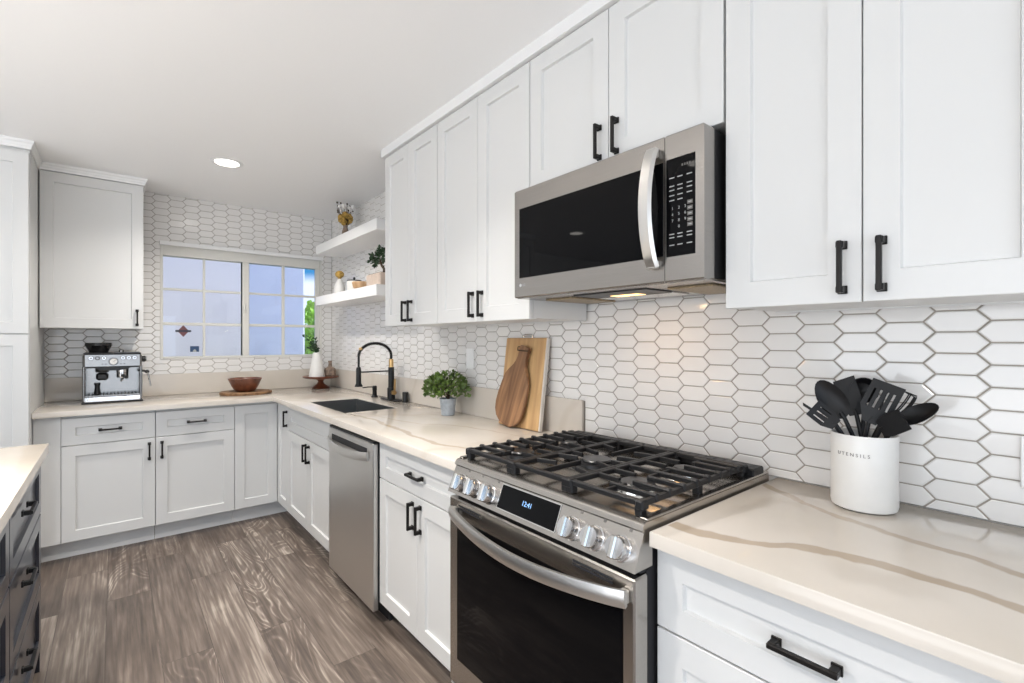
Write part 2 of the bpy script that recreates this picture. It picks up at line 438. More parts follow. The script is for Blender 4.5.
    def cells(s, xs, ys, inside, z0, z1, m, chamfer=0.0, xf=None):
        """a slab made of the grid cells for which inside(i, j) is true, one closed mesh"""
        vid = {}; vs = []; fs = []

        def V(i, j, k):
            if (i, j, k) not in vid:
                vid[(i, j, k)] = len(vs); vs.append((xs[i], ys[j], (z0, z1)[k]))
            return vid[(i, j, k)]
        nx, ny = len(xs) - 1, len(ys) - 1
        ok = lambda i, j: 0 <= i < nx and 0 <= j < ny and inside(i, j)
        for i in range(nx):
            for j in range(ny):
                if not ok(i, j): continue
                fs.append([V(i, j, 1), V(i + 1, j, 1), V(i + 1, j + 1, 1), V(i, j + 1, 1)])
                fs.append([V(i, j + 1, 0), V(i + 1, j + 1, 0), V(i + 1, j, 0), V(i, j, 0)])
                if not ok(i - 1, j): fs.append([V(i, j, 0), V(i, j, 1), V(i, j + 1, 1), V(i, j + 1, 0)])
                if not ok(i + 1, j): fs.append([V(i + 1, j + 1, 0), V(i + 1, j + 1, 1), V(i + 1, j, 1), V(i + 1, j, 0)])
                if not ok(i, j - 1): fs.append([V(i + 1, j, 0), V(i + 1, j, 1), V(i, j, 1), V(i, j, 0)])
                if not ok(i, j + 1): fs.append([V(i, j + 1, 0), V(i, j + 1, 1), V(i + 1, j + 1, 1), V(i + 1, j + 1, 0)])
        if chamfer <= 0: return s.add(vs, fs, m, xf)
        bm = bmesh.new(); bv = [bm.verts.new(p) for p in vs]
        for f in fs: bm.faces.new([bv[i] for i in f])
        bm.normal_update()
        ed = [e for e in bm.edges if len(e.link_faces) == 2 and e.calc_face_angle(0) > .5 and max(v.co.z for v in e.verts) > z1 - 1e-6 and min(v.co.z for v in e.verts) > z1 - 1e-6]
        bmesh.ops.bevel(bm, geom=ed, offset=chamfer, segments=2, affect='EDGES', profile=.5)
        bm.verts.index_update()
        s.add([tuple(v.co) for v in bm.verts], [[v.index for v in f.verts] for f in bm.faces], m, xf); bm.free()
        return s

    def shaker(s, u0, u1, z0, z1, m, v0=0.0, th=.02, rail=.063, rec=.010, railz=None):
        """a shaker front, facing -y, in the local frame of a cabinet"""
        rz = rail if railz is None else railz
        c = .0015

        def ring(du, dz, v): return [(u0 + du, v, z0 + dz), (u1 - du, v, z0 + dz), (u1 - du, v, z1 - dz), (u0 + du, v, z1 - dz)]
        rings = [ring(0, 0, v0 + th), ring(0, 0, v0 + c), ring(c, c, v0), ring(rail, rz, v0), ring(rail + .003, rz + .003, v0 + rec)]
        vs = [p for r in rings for p in r]; fs = []
        for k in range(len(rings) - 1):
            for i in range(4):
                j = (i + 1) % 4
                fs.append([k * 4 + i, k * 4 + j, (k + 1) * 4 + j, (k + 1) * 4 + i])
        fs.append([3, 2, 1, 0]); L = (len(rings) - 1) * 4; fs.append([L, L + 1, L + 2, L + 3])
        return s.add(vs, fs, m)

    def pull(s, u, z, m, vert=True, L=.113, v0=0.0, off=.030):
        """a square bar pull, facing -y"""
        h = L / 2
        for q in (-1, 1):
            c = q * (h - .008)
            if vert:
                s.box((u - .007, v0 - off + .004, z + c - .007), (u + .007, v0 - .0005, z + c + .007), m, .0015)
                s.box((u - .009, v0 - .006, z + c - .009), (u + .009, v0 - .0005, z + c + .009), m, .001)
            else:
                s.box((u + c - .007, v0 - off + .004, z - .007), (u + c + .007, v0 - .0005, z + .007), m, .0015)
                s.box((u + c - .009, v0 - .006, z - .009), (u + c + .009, v0 - .0005, z + .009), m, .001)
        if vert: s.box((u - .005, v0 - off, z - h), (u + .005, v0 - off + .010, z + h), m, .0015)
        else: s.box((u - h, v0 - off, z - .005), (u + h, v0 - off + .010, z + .005), m, .0015)
        return s

    def text(s, body, size, m, xf, extrude=.0004, align='CENTER', fn=None):
        cu = bpy.data.curves.new('lettering', 'FONT'); cu.body = body; cu.size = size; cu.extrude = extrude; cu.align_x = align; cu.align_y = 'CENTER'
        o = bpy.data.objects.new('lettering', cu); COL.objects.link(o)
        dg = bpy.context.evaluated_depsgraph_get(); me = bpy.data.meshes.new_from_object(o.evaluated_get(dg))
        vs = [tuple(v.co) for v in me.vertices]; fs = [list(p.vertices) for p in me.polygons]
        bpy.data.objects.remove(o); bpy.data.curves.remove(cu); bpy.data.meshes.remove(me)
        if fn: vs = [fn(*p) for p in vs]
        return s.add(vs, fs, m, xf)

    def build(s, name, parent=None, loc=None, rotz=0.0, sharp=33, recalc=True, label=None):
        me = bpy.data.meshes.new(name)
        me.from_pydata([tuple(p) for p in s.v], [], s.f)
        for m in s.mats: me.materials.append(m)
        me.polygons.foreach_set('material_index', s.m)
        if recalc:
            bm = bmesh.new(); bm.from_mesh(me); bmesh.ops.recalc_face_normals(bm, faces=bm.faces); bm.to_mesh(me); bm.free()
        me.polygons.foreach_set('use_smooth', [True] * len(me.polygons))
        me.update(); me.set_sharp_from_angle(angle=radians(sharp))
        o = bpy.data.objects.new(name, me); COL.objects.link(o)
        if parent: o.parent = parent
        if loc: o.location = loc
        if rotz: o.rotation_euler = (0, 0, rotz)
        if label: o['label'] = label
        return o


def tag(o, label, cat, group=None):
    o['label'] = label; o['category'] = cat
    if group: o['group'] = group
    return o


def thing(name, label, cat, loc=(0, 0, 0), rotz=0.0, group=None):
    o = bpy.data.objects.new(name, None); COL.objects.link(o); o.empty_display_size = .05
    o.location = loc; o.rotation_euler = (0, 0, rotz)
    return tag(o, label, cat, group)


def struct(o, label=None):
    o['kind'] = 'structure'
    if label: o['label'] = label
    return o


R90 = pi / 2

# ------------------------------------------------------------------ room shell
WX, WY = W + .008, YW + .008             # wall faces behind the tile
struct(M().box((XL - .2, YR - .2, -.1), (WX + .15, WY + .02, 0), FLOORM).build('floor'), 'grey brown wood plank floor')
struct(M().box((XL - .2, YR - .2, CEIL), (WX + .15, WY + .14, CEIL + .12), CEILW).build('ceiling'), 'flat white ceiling')
struct(M().box((WX, YR - .2, 0), (WX + .12, WY + .12, CEIL), WALLW).build('wall_right'), 'white wall behind the range and its tile')
# window wall with its opening
wx0, wx1, wz0, wz1 = .268, 1.481, 1.188, 2.095
TURN = Matrix(((1, 0, 0, 0), (0, 0, -1, WY + .12), (0, 1, 0, 0), (0, 0, 0, 1)))   # (x, y, z) -> (x, WY+.12 - z, y)
struct(M().cells([XL - .2, wx0, wx1, WX + .12], [0, wz0, wz1, CEIL], lambda i, j: not (i == 1 and j == 1), 0, .12, WALLW, xf=TURN).build('wall_far'), 'wall with the window over the counter')
# left wall with a wide window opening and rear wall with a patio opening, both behind the camera
TURNL = Matrix(((0, 0, 1, XL - .12), (1, 0, 0, 0), (0, 1, 0, 0), (0, 0, 0, 1)))
struct(M().cells([YR - .2, -2.0, 2.4, WY + .12], [0, .35, 2.25, CEIL], lambda i, j: not (i == 1 and j == 1), 0, .12, WALLW, xf=TURNL).build('wall_left'), 'white wall of the open room to the left')
TURNR = Matrix(((1, 0, 0, 0), (0, 0, 1, YR - .12), (0, 1, 0, 0), (0, 0, 0, 1)))
struct(M().cells([XL - .2, -3.5, 1.1, WX + .12], [0, .02, 2.35, CEIL], lambda i, j: not (i == 1 and j == 1), 0, .12, WALLW, xf=TURNR).build('wall_rear'), 'white wall with the patio opening behind the viewer')


# ------------------------------------------------------------------ hexagon tile, clipped to the uncovered wall
def clip(poly, ax, val, keep_less):
    out = []
    for i in range(len(poly)):
        a, b = poly[i - 1], poly[i]
        ia = (a[ax] <= val) == keep_less or a[ax] == val; ib = (b[ax] <= val) == keep_less or b[ax] == val
        if ia != ib:
            q = (val - a[ax]) / (b[ax] - a[ax]); out.append(tuple(a[k] + q * (b[k] - a[k]) for k in range(3)))
        if ib: out.append(b)
    return out


def hex_tiles(m, u_ref, z_ref, rects, to3):
    """elongated hexagons (point left and right) on a plane with axes u, z; the third number is the height off the wall"""
    P, H, TIP, FL, G, B = .0977, .0518, .0605, .0370, .0016, .0022
    rnd = random.Random(5)
    ulo = min(r[0] for r in rects); uhi = max(r[1] for r in rects); zlo = min(r[2] for r in rects); zhi = max(r[3] for r in rects)
    for i in range(int((ulo - u_ref) / P) - 2, int((uhi - u_ref) / P) + 3):
        for j in range(int((zlo - z_ref) / H) - 2, int((zhi - z_ref) / H) + 3):
            cu = u_ref + i * P; cz = z_ref + j * H + (H / 2 if i % 2 else 0)
            tu, tz = max(-.012, min(.012, rnd.gauss(0, .007))), max(-.022, min(.022, rnd.gauss(0, .014))); sink_ = abs(tu) * TIP + abs(tz) * H / 2

            def ring(ins, h):
                a = [(-TIP + ins * 1.5, 0), (-FL + ins * .7, H / 2 - ins), (FL - ins * .7, H / 2 - ins), (TIP - ins * 1.5, 0), (FL - ins * .7, -H / 2 + ins), (-FL + ins * .7, -H / 2 + ins)]
                return [(cu + x, cz + y, h + tu * x + tz * y - sink_) for x, y in a]
            o, n_, dd = ring(G, -.0035), ring(G, -.0012), ring(G + B, 0)
            faces = [dd] + [[n_[k], n_[(k + 1) % 6], dd[(k + 1) % 6], dd[k]] for k in range(6)] + [[o[k], o[(k + 1) % 6], n_[(k + 1) % 6], n_[k]] for k in range(6)]
            vid = {}; vs = []; fs = []
            for r in rects:
                if cu + TIP < r[0] or cu - TIP > r[1] or cz + H / 2 < r[2] or cz - H / 2 > r[3]: continue
                for f in faces:
                    q = list(f)
                    for ax, val, less in ((0, r[0], False), (0, r[1], True), (1, r[2], False), (1, r[3], True)):
                        if len(q) > 2: q = clip(q, ax, val, less)
                    if len(q) < 3: continue
                    idx = []
                    for p in q:
                        key = tuple(round(c, 5) for c in p)
                        if key not in vid: vid[key] = len(vs); vs.append(to3(*p))
                        if not idx or idx[-1] != vid[key]: idx.append(vid[key])
                    if len(idx) > 2 and idx[0] == idx[-1]: idx.pop()
                    if len(set(idx)) == len(idx) and len(idx) > 2: fs.append(idx)
            if fs: m.add(vs, fs, TILE)


wr, wf = bpy.data.objects['wall_right'], bpy.data.objects['wall_far']
m = M()
m.box((W + .003, -1.2, CT), (WX + .0001, WY, CEIL), GROUT)
hex_tiles(m, .2195, 1.354 + .0259, [(-1.2, 1.405, CT + .002, 1.56), (1.405, 2.66, 1.072, 1.56), (2.66, YW - .002, 1.072, CEIL - .001)], lambda u, z, h: (W - h, u, z))
m.build('tile_backsplash', wr, recalc=False, sharp=12, label='glossy white elongated hexagon tile with grey grout')
m = M()
TF = Matrix(((1, 0, 0, 0), (0, 0, -1, WY + .0001), (0, 1, 0, 0), (0, 0, 0, 1)))
m.cells([-.37, wx0, wx1, WX], [CT, wz0, wz1, CEIL], lambda i, j: not (i == 1 and j == 1), 0, .0051, GROUT, xf=TF)
hex_tiles(m, .2765, 2.370, [(-.37, wx0, 1.072, CEIL - .001), (wx0, wx1, 1.072, wz0), (wx0, wx1, wz1, CEIL - .001), (wx1, W - .002, 1.072, CEIL - .001)], lambda u, z, h: (u, YW - h, z))
m.build('tile_backsplash', wf, recalc=False, sharp=12, label='glossy white elongated hexagon tile around the window')

# ------------------------------------------------------------------ window
win = bpy.data.objects.new('window_1', None); COL.objects.link(win); win.location = ((wx0 + wx1) / 2, YW, wz0)
struct(win, 'sliding window with white grilles over the counter')
ox, oy, oz = win.location


def wbox(m, x0, x1, y0, y1, z0, z1, mt, bev=.002): m.box((x0 - ox, y0 - oy, z0 - oz), (x1 - ox, y1 - oy, z1 - oz), mt, bev)


m = M()
YF = YW + .012
wbox(m, wx0, wx0 + .019, YW - .004, YW + .10, wz0, wz1, VINYL); wbox(m, wx1 - .019, wx1, YW - .004, YW + .10, wz0, wz1, VINYL)
wbox(m, wx0 + .019, wx1 - .019, YW - .004, YW + .10, wz0, wz0 + .019, VINYL)
wbox(m, wx0 + .019, wx1 - .019, YF, YW + .10, 1.992, wz1, VINYL)
m.build('frame', win)
m = M(); wbox(m, wx0 - .004, wx1 + .004, YW - .028, YW - .002, 2.066, 2.095, TRIMW, .002); m.build('head_trim', win)
for nm, gx0, gx1, gm, dy, muns in (('left', .287, .832, GLASSL, .045, [(.551, .568)]), ('right', .881, 1.462, GLASSR, .03, [(1.141, 1.166)])):
    gz0, gz1 = 1.207, 1.992
    m = M(); y0 = YW + dy
    if nm == 'right':
        wbox(m, 1.428, 1.462, y0 - .012, y0 + .02, gz0, gz1, VINYL); gx1 = 1.428
        wbox(m, .832, .881, y0 - .024, y0 + .02, gz0, gz1, VINYL, .004)
    else:
        wbox(m, .826, .8315, y0 - .006, y0 + .012, gz0, gz1, DARKIN, .001); gx1 = .826
    for a, b_ in muns: wbox(m, a, b_, y0 - .004, y0 + .008, gz0, gz1, VINYL)
    for a, b_ in ((1.724, 1.743), (1.452, 1.475)): wbox(m, gx0, gx1, y0 - .0035, y0 + .0075, a, b_, VINYL)
    sash = m.build('sash', win)
    m = M(); m.box((gx0 - ox, y0 + .010 - oy, gz0 - oz), (gx1 - ox, y0 + .013 - oy, gz1 - oz), gm); m.build('glass', sash)
    if nm == 'right':
        m = M(); wbox(m, .838, .852, y0 - .04, y0 - .024, 1.57, 1.64, VINYL, .004); m.build('latch', sash)
    else:
        m = M(); TX = Matrix(((1, 0, 0, .421 - ox), (0, 0, -1, YW + .0545 - oy), (0, 1, 0, 1.408 - oz), (0, 0, 0, 1)))
        m.prism([(-.038, 0), (0, -.047), (.038, 0), (0, .047)], 0, .0008, STICKR, TX)
        m.prism([(-.052, -.008), (.052, -.008), (.052, .008), (-.052, .008)], .0008, .0014, STICKD, TX)
        m.prism([(.045, -.166), (.106, -.166), (.106, -.12), (.045, -.12)], 0, .0008, STICKB, TX)
        m.prism([(.064, -.166), (.064, -.158), (.070, -.148), (.076, -.145), (.082, -.148), (.088, -.158), (.088, -.166)], .0008, .0014, WHITEINK, TX)
        m.build('sticker', sash, label='small dark stickers on the glass')

# ------------------------------------------------------------------ outside the window
struct(M().box((-14, WY + .02, -.15), (22, 26, -.1), GRASS).build('ground'), 'garden ground outside the window')
m = M()
m.box((-6, 6.5, -.1), (1.9, 7.2, 3.4), STUCCO, .02)
house = thing('neighbor_house', 'pale stucco house wall close outside the kitchen window', 'house', (0, 0, 0))
m.build('wall', house)
M().prism([(-.35, 0), (1.05, 0), (.35, .3)], -6.2, 2.3, VINYL, Matrix(((0, 0, 1, 0), (1, 0, 0, 6.5), (0, 1, 0, 3.4), (0, 0, 0, 1)))).build('roof', house)


def leaf_cloud(m, c, r, n, size, mt, rnd, flat=1.0, shell=.35):
    for _ in range(n):
        d = Vector((rnd.gauss(0, 1), rnd.gauss(0, 1), rnd.gauss(0, 1))).normalized()
        q = rnd.uniform(shell, 1.0) ** .6
        p = Vector(c) + Vector((d.x * r[0], d.y * r[1], d.z * r[2])) * q
        leaf(m, p, (d + Vector((rnd.uniform(-.6, .6), rnd.uniform(-.6, .6), rnd.uniform(-.2, .8)))).normalized(), size * rnd.uniform(.7, 1.25), mt, rnd)


def leaf(m, p, d, L, mt, rnd, w=.36):
    side = d.cross(Vector((rnd.uniform(-1, 1), rnd.uniform(-1, 1), rnd.uniform(-1, 1)))).normalized(); nn = side.cross(d).normalized()
    a = p; b_ = p + d * L
    l1 = p + d * L * .35 + side * L * w * .8 + nn * L * .08; l2 = p + d * L * .72 + side * L * w * .7 + nn * L * .05
    r1 = p + d * L * .35 - side * L * w * .8 + nn * L * .08; r2 = p + d * L * .72 - side * L * w * .7 + nn * L * .05
    m.add([a, l1, l2, b_, r2, r1, p + d * L * .5], [(0, 1, 6), (1, 2, 6), (2, 3, 6), (3, 4, 6), (4, 5, 6), (5, 0, 6)], mt)


rnd = random.Random(3)
for k, (c, r, lab) in enumerate((((2.85, 9.0, 1.06), (.85, .8, .95), 'leafy bright green shrub seen low in the right window panes'),
                                 ((3.9, 11.5, 1.15), (1.0, 1.0, 1.0), 'taller pale green tree behind the shrub in the right window panes'))):
    tr = thing(('garden_shrub', 'garden_tree')[k], lab, ('shrub', 'tree')[k], (c[0], c[1], -.1))
    m = M(); leaf_cloud(m, (0, 0, c[2] + .1), r, 2600, .13, LEAFO, rnd, shell=.1); m.build('foliage', tr, recalc=False)
    m = M(); m.cyl((0, 0, 0), (0, 0, c[2]), .06, STEM, 8, .03); m.build('trunk', tr)

# ------------------------------------------------------------------ cabinets


def carcass(m, w, z0, z1, depth, front=.021, mt=None): m.box((.0008, front, z0), (w - .0008, depth, z1), mt or WHITE)


BASE_H = .879


def base_unit(name, label, loc, rotz, w, fronts, filler=0.0, group=None, paint=None, pullm=BRONZE, depth=.612, kick=.093, hollow=False):
    """fronts: list of ('door'|'drawer'|'panel', u0, u1, z0, z1, pull) with pull None, ('v', u, z) or ('h', u, z)"""
    paint = paint or WHITE
    t = thing(name, label, 'cabinet', loc, rotz, group)
    m = M()
    if hollow:
        m.box((.0008, .021, .116), (.018, depth, BASE_H), paint); m.box((w - .018, .021, .116), (w - .0008, depth, BASE_H), paint)
        m.box((.018, .021, .116), (w - .018, depth, .134), paint); m.box((.018, depth - .012, .134), (w - .018, depth, BASE_H), paint)
        m.box((.018, .021, .134), (w - .018, .034, BASE_H), paint)
    else: carcass(m, w, .116, BASE_H, depth, mt=paint)
    if filler: m.box((-filler, .004, .116), (-.001, depth, BASE_H), paint, .001)
    m.build('body', t)
    M().box((-filler + .001, kick, 0), (w - .001, kick + .018, .1155), paint).build('toe_kick', t)
    for kind, u0, u1, z0, z1, pl in fronts:
        d = M().shaker(u0 + .0012, u1 - .0012, z0, z1, paint, railz=.056 if kind == 'drawer' and z1 - z0 < .2 else None).build('false_front' if kind == 'panel' else kind, t)
        if pl: M().pull(pl[1], pl[2], pullm, pl[0] == 'v').build('handle', d)
    return t


DT, DB_, GT, GB = .862, .700, .695, .118
wA = .207 + .248
base_unit('base_cabinet', 'white shaker base cabinet under the espresso machine, drawer over one door', (-.248, YB, 0), 0, wA,
          [('drawer', 0, wA, DB_, DT, ('h', wA / 2, .78)), ('door', 0, wA, GB, GT, ('v', wA - .032, .612))], filler=.121)
wB = .664 - .207
base_unit('base_cabinet', 'white shaker base cabinet under the wooden bowl, drawer over one door', (.208, YB, 0), 0, wB,
          [('drawer', 0, wB, DB_, DT, ('h', wB / 2, .78)), ('door', 0, wB, GB, GT, ('v', .034, .612))])
# corner unit with a folding two-leaf door
cc = thing('corner_cabinet', 'white corner base cabinet with folding two-leaf door left of the sink', 'cabinet', (.665, YB, 0))
m = M(); L0 = AB - .665
m.prism([(.0008, .021), (L0 + .021, .021), (L0 + .021, -.288), (L0 + .612, -.288), (L0 + .612, .612), (.0008, .612)], .116, BASE_H, WHITE)
m.build('body', cc)
m = M(); m.prism([(.0008, .093), (L0 + .093, .093), (L0 + .093, -.288), (L0 + .111, -.288), (L0 + .111, .111), (.0008, .111)], 0, .1155, WHITE); m.build('toe_kick', cc)
M().shaker(.002, L0 - .002, GB, DT, WHITE).build('door', cc)
m = M(); m.shaker(.003, .284, GB, DT, WHITE)
d = m.build('door', cc, loc=(L0, -.002, 0), rotz=-R90)
M().pull(.258, .775, BRONZE).build('handle', d)
wS = 3.643 - 2.742
base_unit('sink_base_cabinet', 'white sink base cabinet, blank drawer front over two doors', (AB, 3.643, 0), -R90, wS,
          [('panel', 0, wS, DB_, DT, None), ('door', 0, wS / 2, GB, GT, ('v', wS / 2 - .032, .612)), ('door', wS / 2, wS, GB, GT, ('v', wS / 2 + .032, .612))], hollow=True)
wD = 2.118 - 1.402
base_unit('base_cabinet', 'white base cabinet between dishwasher and range, drawer over two doors', (AB, 2.118, 0), -R90, wD,
          [('drawer', 0, wD, DB_, DT, ('h', wD / 2, .78)), ('door', 0, wD / 2, GB, GT, ('v', wD / 2 - .032, .612)), ('door', wD / 2, wD, GB, GT, ('v', wD / 2 + .032, .612))])
wR = .612
base_unit('drawer_cabinet', 'white drawer base cabinet right of the range under the utensil crock', (AB, .6362, 0), -R90, wR,
          [('drawer', 0, wR, .690, DT, ('h', wR / 2, .775)), ('drawer', 0, wR, .41, .685, ('h', wR / 2, .58)), ('drawer', 0, wR, GB, .405, ('h', wR / 2, .30))])
base_unit('base_cabinet', 'white base cabinet at the right edge beyond the drawer unit', (AB, .022, 0), -R90, .6,
          [('drawer', 0, .6, .690, DT, ('h', .3, .775)), ('door', 0, .6, GB, .685, ('v', .04, .6))])


def wall_unit(name, label, loc, rotz, w, z0, z1, doors, depth=.338, group=None):
    t = thing(name, label, 'cabinet', loc, rotz, group)
    H = z1 - z0
    m = M(); m.box((.0008, .021, .004), (w - .0008, depth - .012, H - .001), WHITE)
    m.box((.0008, .021, 0), (w - .0008, .036, .004), WHITE); m.box((.0008, depth - .03, 0), (w - .0008, depth - .012, .004), WHITE)
    m.build('body', t)
    for u0, u1, pu in doors:
        d = M().shaker(u0 + .0014, u1 - .0014, 0, H - .004, WHITE).build('door', t)
        M().pull(pu, .076, BRONZE).build('handle', d)
    return t


UZ0, UZ1 = 1.4159, 2.409
for nm, ya, yb, z0 in (('tall white wall cabinet with two doors next to the floating shelves', 2.666, 2.071, UZ0), ('tall white wall cabinet with two doors left of the microwave', 2.069, 1.386, UZ0),
                       ('short white wall cabinet with two doors above the microwave', 1.384, .622, 1.905), ('tall white wall cabinet with two doors right of the microwave', .618, .021, UZ0)):
    w = ya - yb
    wall_unit('wall_cabinet', nm, (AU, ya, z0), -R90, w, z0, UZ1, [(0, w / 2, w / 2 - .035), (w / 2, w, w / 2 + .035)])
wall_unit('wall_cabinet', 'white wall cabinet with two doors at the upper right edge', (AU, .019, UZ0), -R90, .6, UZ0, UZ1, [(0, .3, .265), (.3, .6, .335)])
wall_unit('wall_cabinet', 'white single-door wall cabinet left of the window above the espresso machine', (-.366, YU, UZ0 - .002), 0, .522, UZ0 - .002, UZ1, [(0, .522, .522 - .036)])
# tall pantry
pt = thing('pantry_cabinet', 'tall white pantry cabinet at the far left edge', 'cabinet', (-1.171, 3.82, 0))
M().box((.0, .021, .1), (.8, .735, 2.409), WHITE).box((.001, .09, 0), (.799, .11, .0995), WHITE).build('body', pt)
for u0, u1 in ((.001, .399), (.401, .797)):
    M().shaker(u0, u1, 1.372, 2.39, WHITE).build('door', pt); M().shaker(u0, u1, .12, 1.367, WHITE).build('door', pt)


# crown mouldings
def crown(name, path, label, side=1):
    prof = [(.0, 2.4095), (.006, 2.4095), (.007, 2.421), (.011, 2.427), (.013, 2.437), (.019, 2.445), (.020, CEIL), (-.02, CEIL), (-.02, 2.4095)]
    P_ = [Vector(p) for p in path]; n = len(P_); vs = []; fs = []; k = len(prof)
    for i in range(n):
        ns = []
        if i > 0: e = (P_[i] - P_[i - 1]).normalized(); ns.append(Vector((e.y, -e.x)) * side)
        if i < n - 1: e = (P_[i + 1] - P_[i]).normalized(); ns.append(Vector((e.y, -e.x)) * side)
        if len(ns) == 2: b_ = (ns[0] + ns[1]); b_ = b_ / (1 + ns[0].dot(ns[1]))
        else: b_ = ns[0]
        for o, z in prof: vs.append((P_[i].x + b_.x * o, P_[i].y + b_.y * o, z))
    for i in range(n - 1):
        for j in range(k): fs.append([i * k + j, i * k + (j + 1) % k, (i + 1) * k + (j + 1) % k, (i + 1) * k + j])
    fs.append(list(range(k))); fs.append([(n - 1) * k + j for j in range(k)])
    return struct(M().add(vs, fs, TRIMW).build(name, sharp=25), label)


crown('trim_1', [(W - .012, 2.667), (AU + .004, 2.667), (AU + .004, -.6)], 'white crown moulding above the wall cabinets', -1)
crown('trim_2', [(-1.17, 3.824), (-.370, 3.824), (-.370, YU + .004), (.157, YU + .004), (.157, YW - .012)], 'white crown moulding above pantry and wall cabinet')

# ------------------------------------------------------------------ countertops
sx0, sx1, sy0, sy1 = 1.03, 1.365, 2.765, 3.43
ctop = thing('countertop', 'L-shaped cream veined quartz countertop with the sink', 'countertop', (.9, 3.9, CT - .033))
cx_, cy_ = .9, 3.9
xs = [-.369 - cx_, AC - cx_, sx0 - cx_, sx1 - cx_, W - .001 - cx_]; ys = [1.3925 - cy_, sy0 - cy_, sy1 - cy_, YC - cy_, YW - .001 - cy_]
M().cells(xs, ys, lambda i, j: (j == 3 or i > 0) and not (i == 2 and j == 1), 0, .033, QUARTZ, .003).build('slab', ctop)
m = M()
m.box((-.369 - cx_, YW - .0145 - cy_, .0331), (W - .0165 - cx_, YW - .001 - cy_, .194), QUARTZ, .001)
m.box((W - .0155 - cx_, 1.412 - cy_, .0331), (W - .001 - cx_, YW - .015 - cy_, .194), QUARTZ, .001)
m.build('backsplash', ctop)
c2 = thing('countertop', 'cream quartz countertop with brown veins right of the range', 'countertop', (AC, 0, CT - .033))
M().cells([0, W - .001 - AC], [-.6, .6265], lambda i, j: True, 0, .033, QUARTZ, .003).build('slab', c2)

# sink
sk = thing('kitchen_sink', 'dark steel undermount sink set in the counter below the black faucet', 'sink', ((sx0 + sx1) / 2, (sy0 + sy1) / 2, .68))
hx, hy = (sx1 - sx0) / 2 - .0012, (sy1 - sy0) / 2 - .0012
m = M()
rings = [(hx, hy, .20), (hx, hy, .2285), (hx - .003, hy - .003, .2285), (hx - .005, hy - .005, .06), (hx - .02, hy - .02, .02), (.05, .05, .012)]
vs = []; fs = []
for a, b_, z in rings: vs += [(-a, -b_, z), (a, -b_, z), (a, b_, z), (-a, b_, z)]
for k in range(len(rings) - 1):
    for i in range(4):
        j = (i + 1) % 4; fs.append([k * 4 + i, k * 4 + j, (k + 1) * 4 + j, (k + 1) * 4 + i])
fs.append([20, 21, 22, 23])
m.add(vs, fs, SINKST).build('basin', sk)
M().lathe([(.042, .0125), (.042, .016), (.03, .016), (.028, .0135)], CHROME, 20).build('drain', sk)

# ------------------------------------------------------------------ faucet and its companions
fx, fy = 1.508, 3.165
fa = thing('kitchen_faucet', 'tall black spring-neck kitchen faucet with gold accents behind the sink', 'faucet', (fx, fy, CT))
m = M()
m.prism([(.032 * cos(a) * (1), (.10 if sin(a) > 0 else -.10) + .032 * sin(a)) for a in [2 * pi * i / 28 for i in range(28)]], .0003, .008, MATTEB, bev=.002); m.build('deck_plate', fa)
M().lathe([(.028, .008), (.028, .085), (.021, .09), (.021, .225), (.020, .232)], MATTEB, 20).build('column', fa)
M().lathe([(.0165, .232), (.0165, .285), (.012, .29)], GOLD, 18).build('gold_collar', fa, label='gold collar')
R_ = .118
arc = [(0, 0, .29), (0, 0, .31)] + [(-R_ + R_ * cos(a), 0, .31 + R_ * 1.0 * sin(a) * .76) for a in [pi * i / 24 for i in range(25)]] + [(-2 * R_, 0, .27), (-2 * R_, 0, .235)]
M().tube(arc, .0075, MATTEB, 10, up=(0, 1, 0)).build('hose', fa)
m = M(); path = [Vector(p) for p in arc]; cum = [0]
for i in range(1, len(path)): cum.append(cum[-1] + (path[i] - path[i - 1]).length)
co = []; turns = 40; N = turns * 8; Ltot = cum[-1] * .80
for i in range(N + 1):
    s_ = .004 + Ltot * i / N; k = 1
    while k < len(cum) - 1 and cum[k] < s_: k += 1
    q = (s_ - cum[k - 1]) / (cum[k] - cum[k - 1]); p = path[k - 1].lerp(path[k], q); t_ = (path[k] - path[k - 1]).normalized()
    a = Vector((0, 1, 0)); b_ = t_.cross(a).normalized(); th = 2 * pi * turns * i / N
    co.append(p + (a * cos(th) + b_ * sin(th)) * .0105)
m.tube(co, .0018, MATTEB, 5, up=(.3, .9, .1)); m.build('spring', fa)
M().lathe([(.0125, -.0), (.0125, .012), (.009, .016)], GOLD, 14, c=(-2 * R_ + .014, 0, .355)).build('gold_ring', fa, label='gold ring')
m = M(); m.lathe([(.027, .108), (.026, .114), (.018, .130), (.017, .215), (.014, .238), (.009, .24)], MATTEB, 18, c=(-2 * R_, 0, 0)); m.build('spray_head', fa)
M().cyl((-.018, 0, .205), (-2 * R_ + .015, 0, .205), .005, MATTEB, 10).build('dock_arm', fa)
m = M(); m.cyl((0, -.026, .055), (0, -.056, .055), .016, GOLD, 16, bev=.002); m.bar((0, -.052, .05), (0, -.060, .15), .012, .008, GOLD, up=(0, 1, 0)); m.build('lever', fa, label='gold lever')
sd = thing('soap_dispenser', 'small black soap dispenser beside the faucet', 'soap dispenser', (1.488, 3.40, CT))
M().lathe([(.026, .0003), (.026, .006), (.016, .016), (.0155, .05), (.017, .053), (.017, .08), (.013, .085)], MATTEB, 18).build('body', sd)
m = M(); m.tube([(-.012, 0, .076), (-.05, .01, .077), (-.085, .018, .073)], .0042, MATTEB, 8); m.build('spout', sd)
ag = tag(M().lathe([(.0205, .0003), (.0205, .066), (.018, .070), (.005, .071)], MATTEB, 20).build('air_gap_cap', loc=(1.526, 2.985, CT)), 'short black cylinder cap on the counter right of the faucet', 'cap')

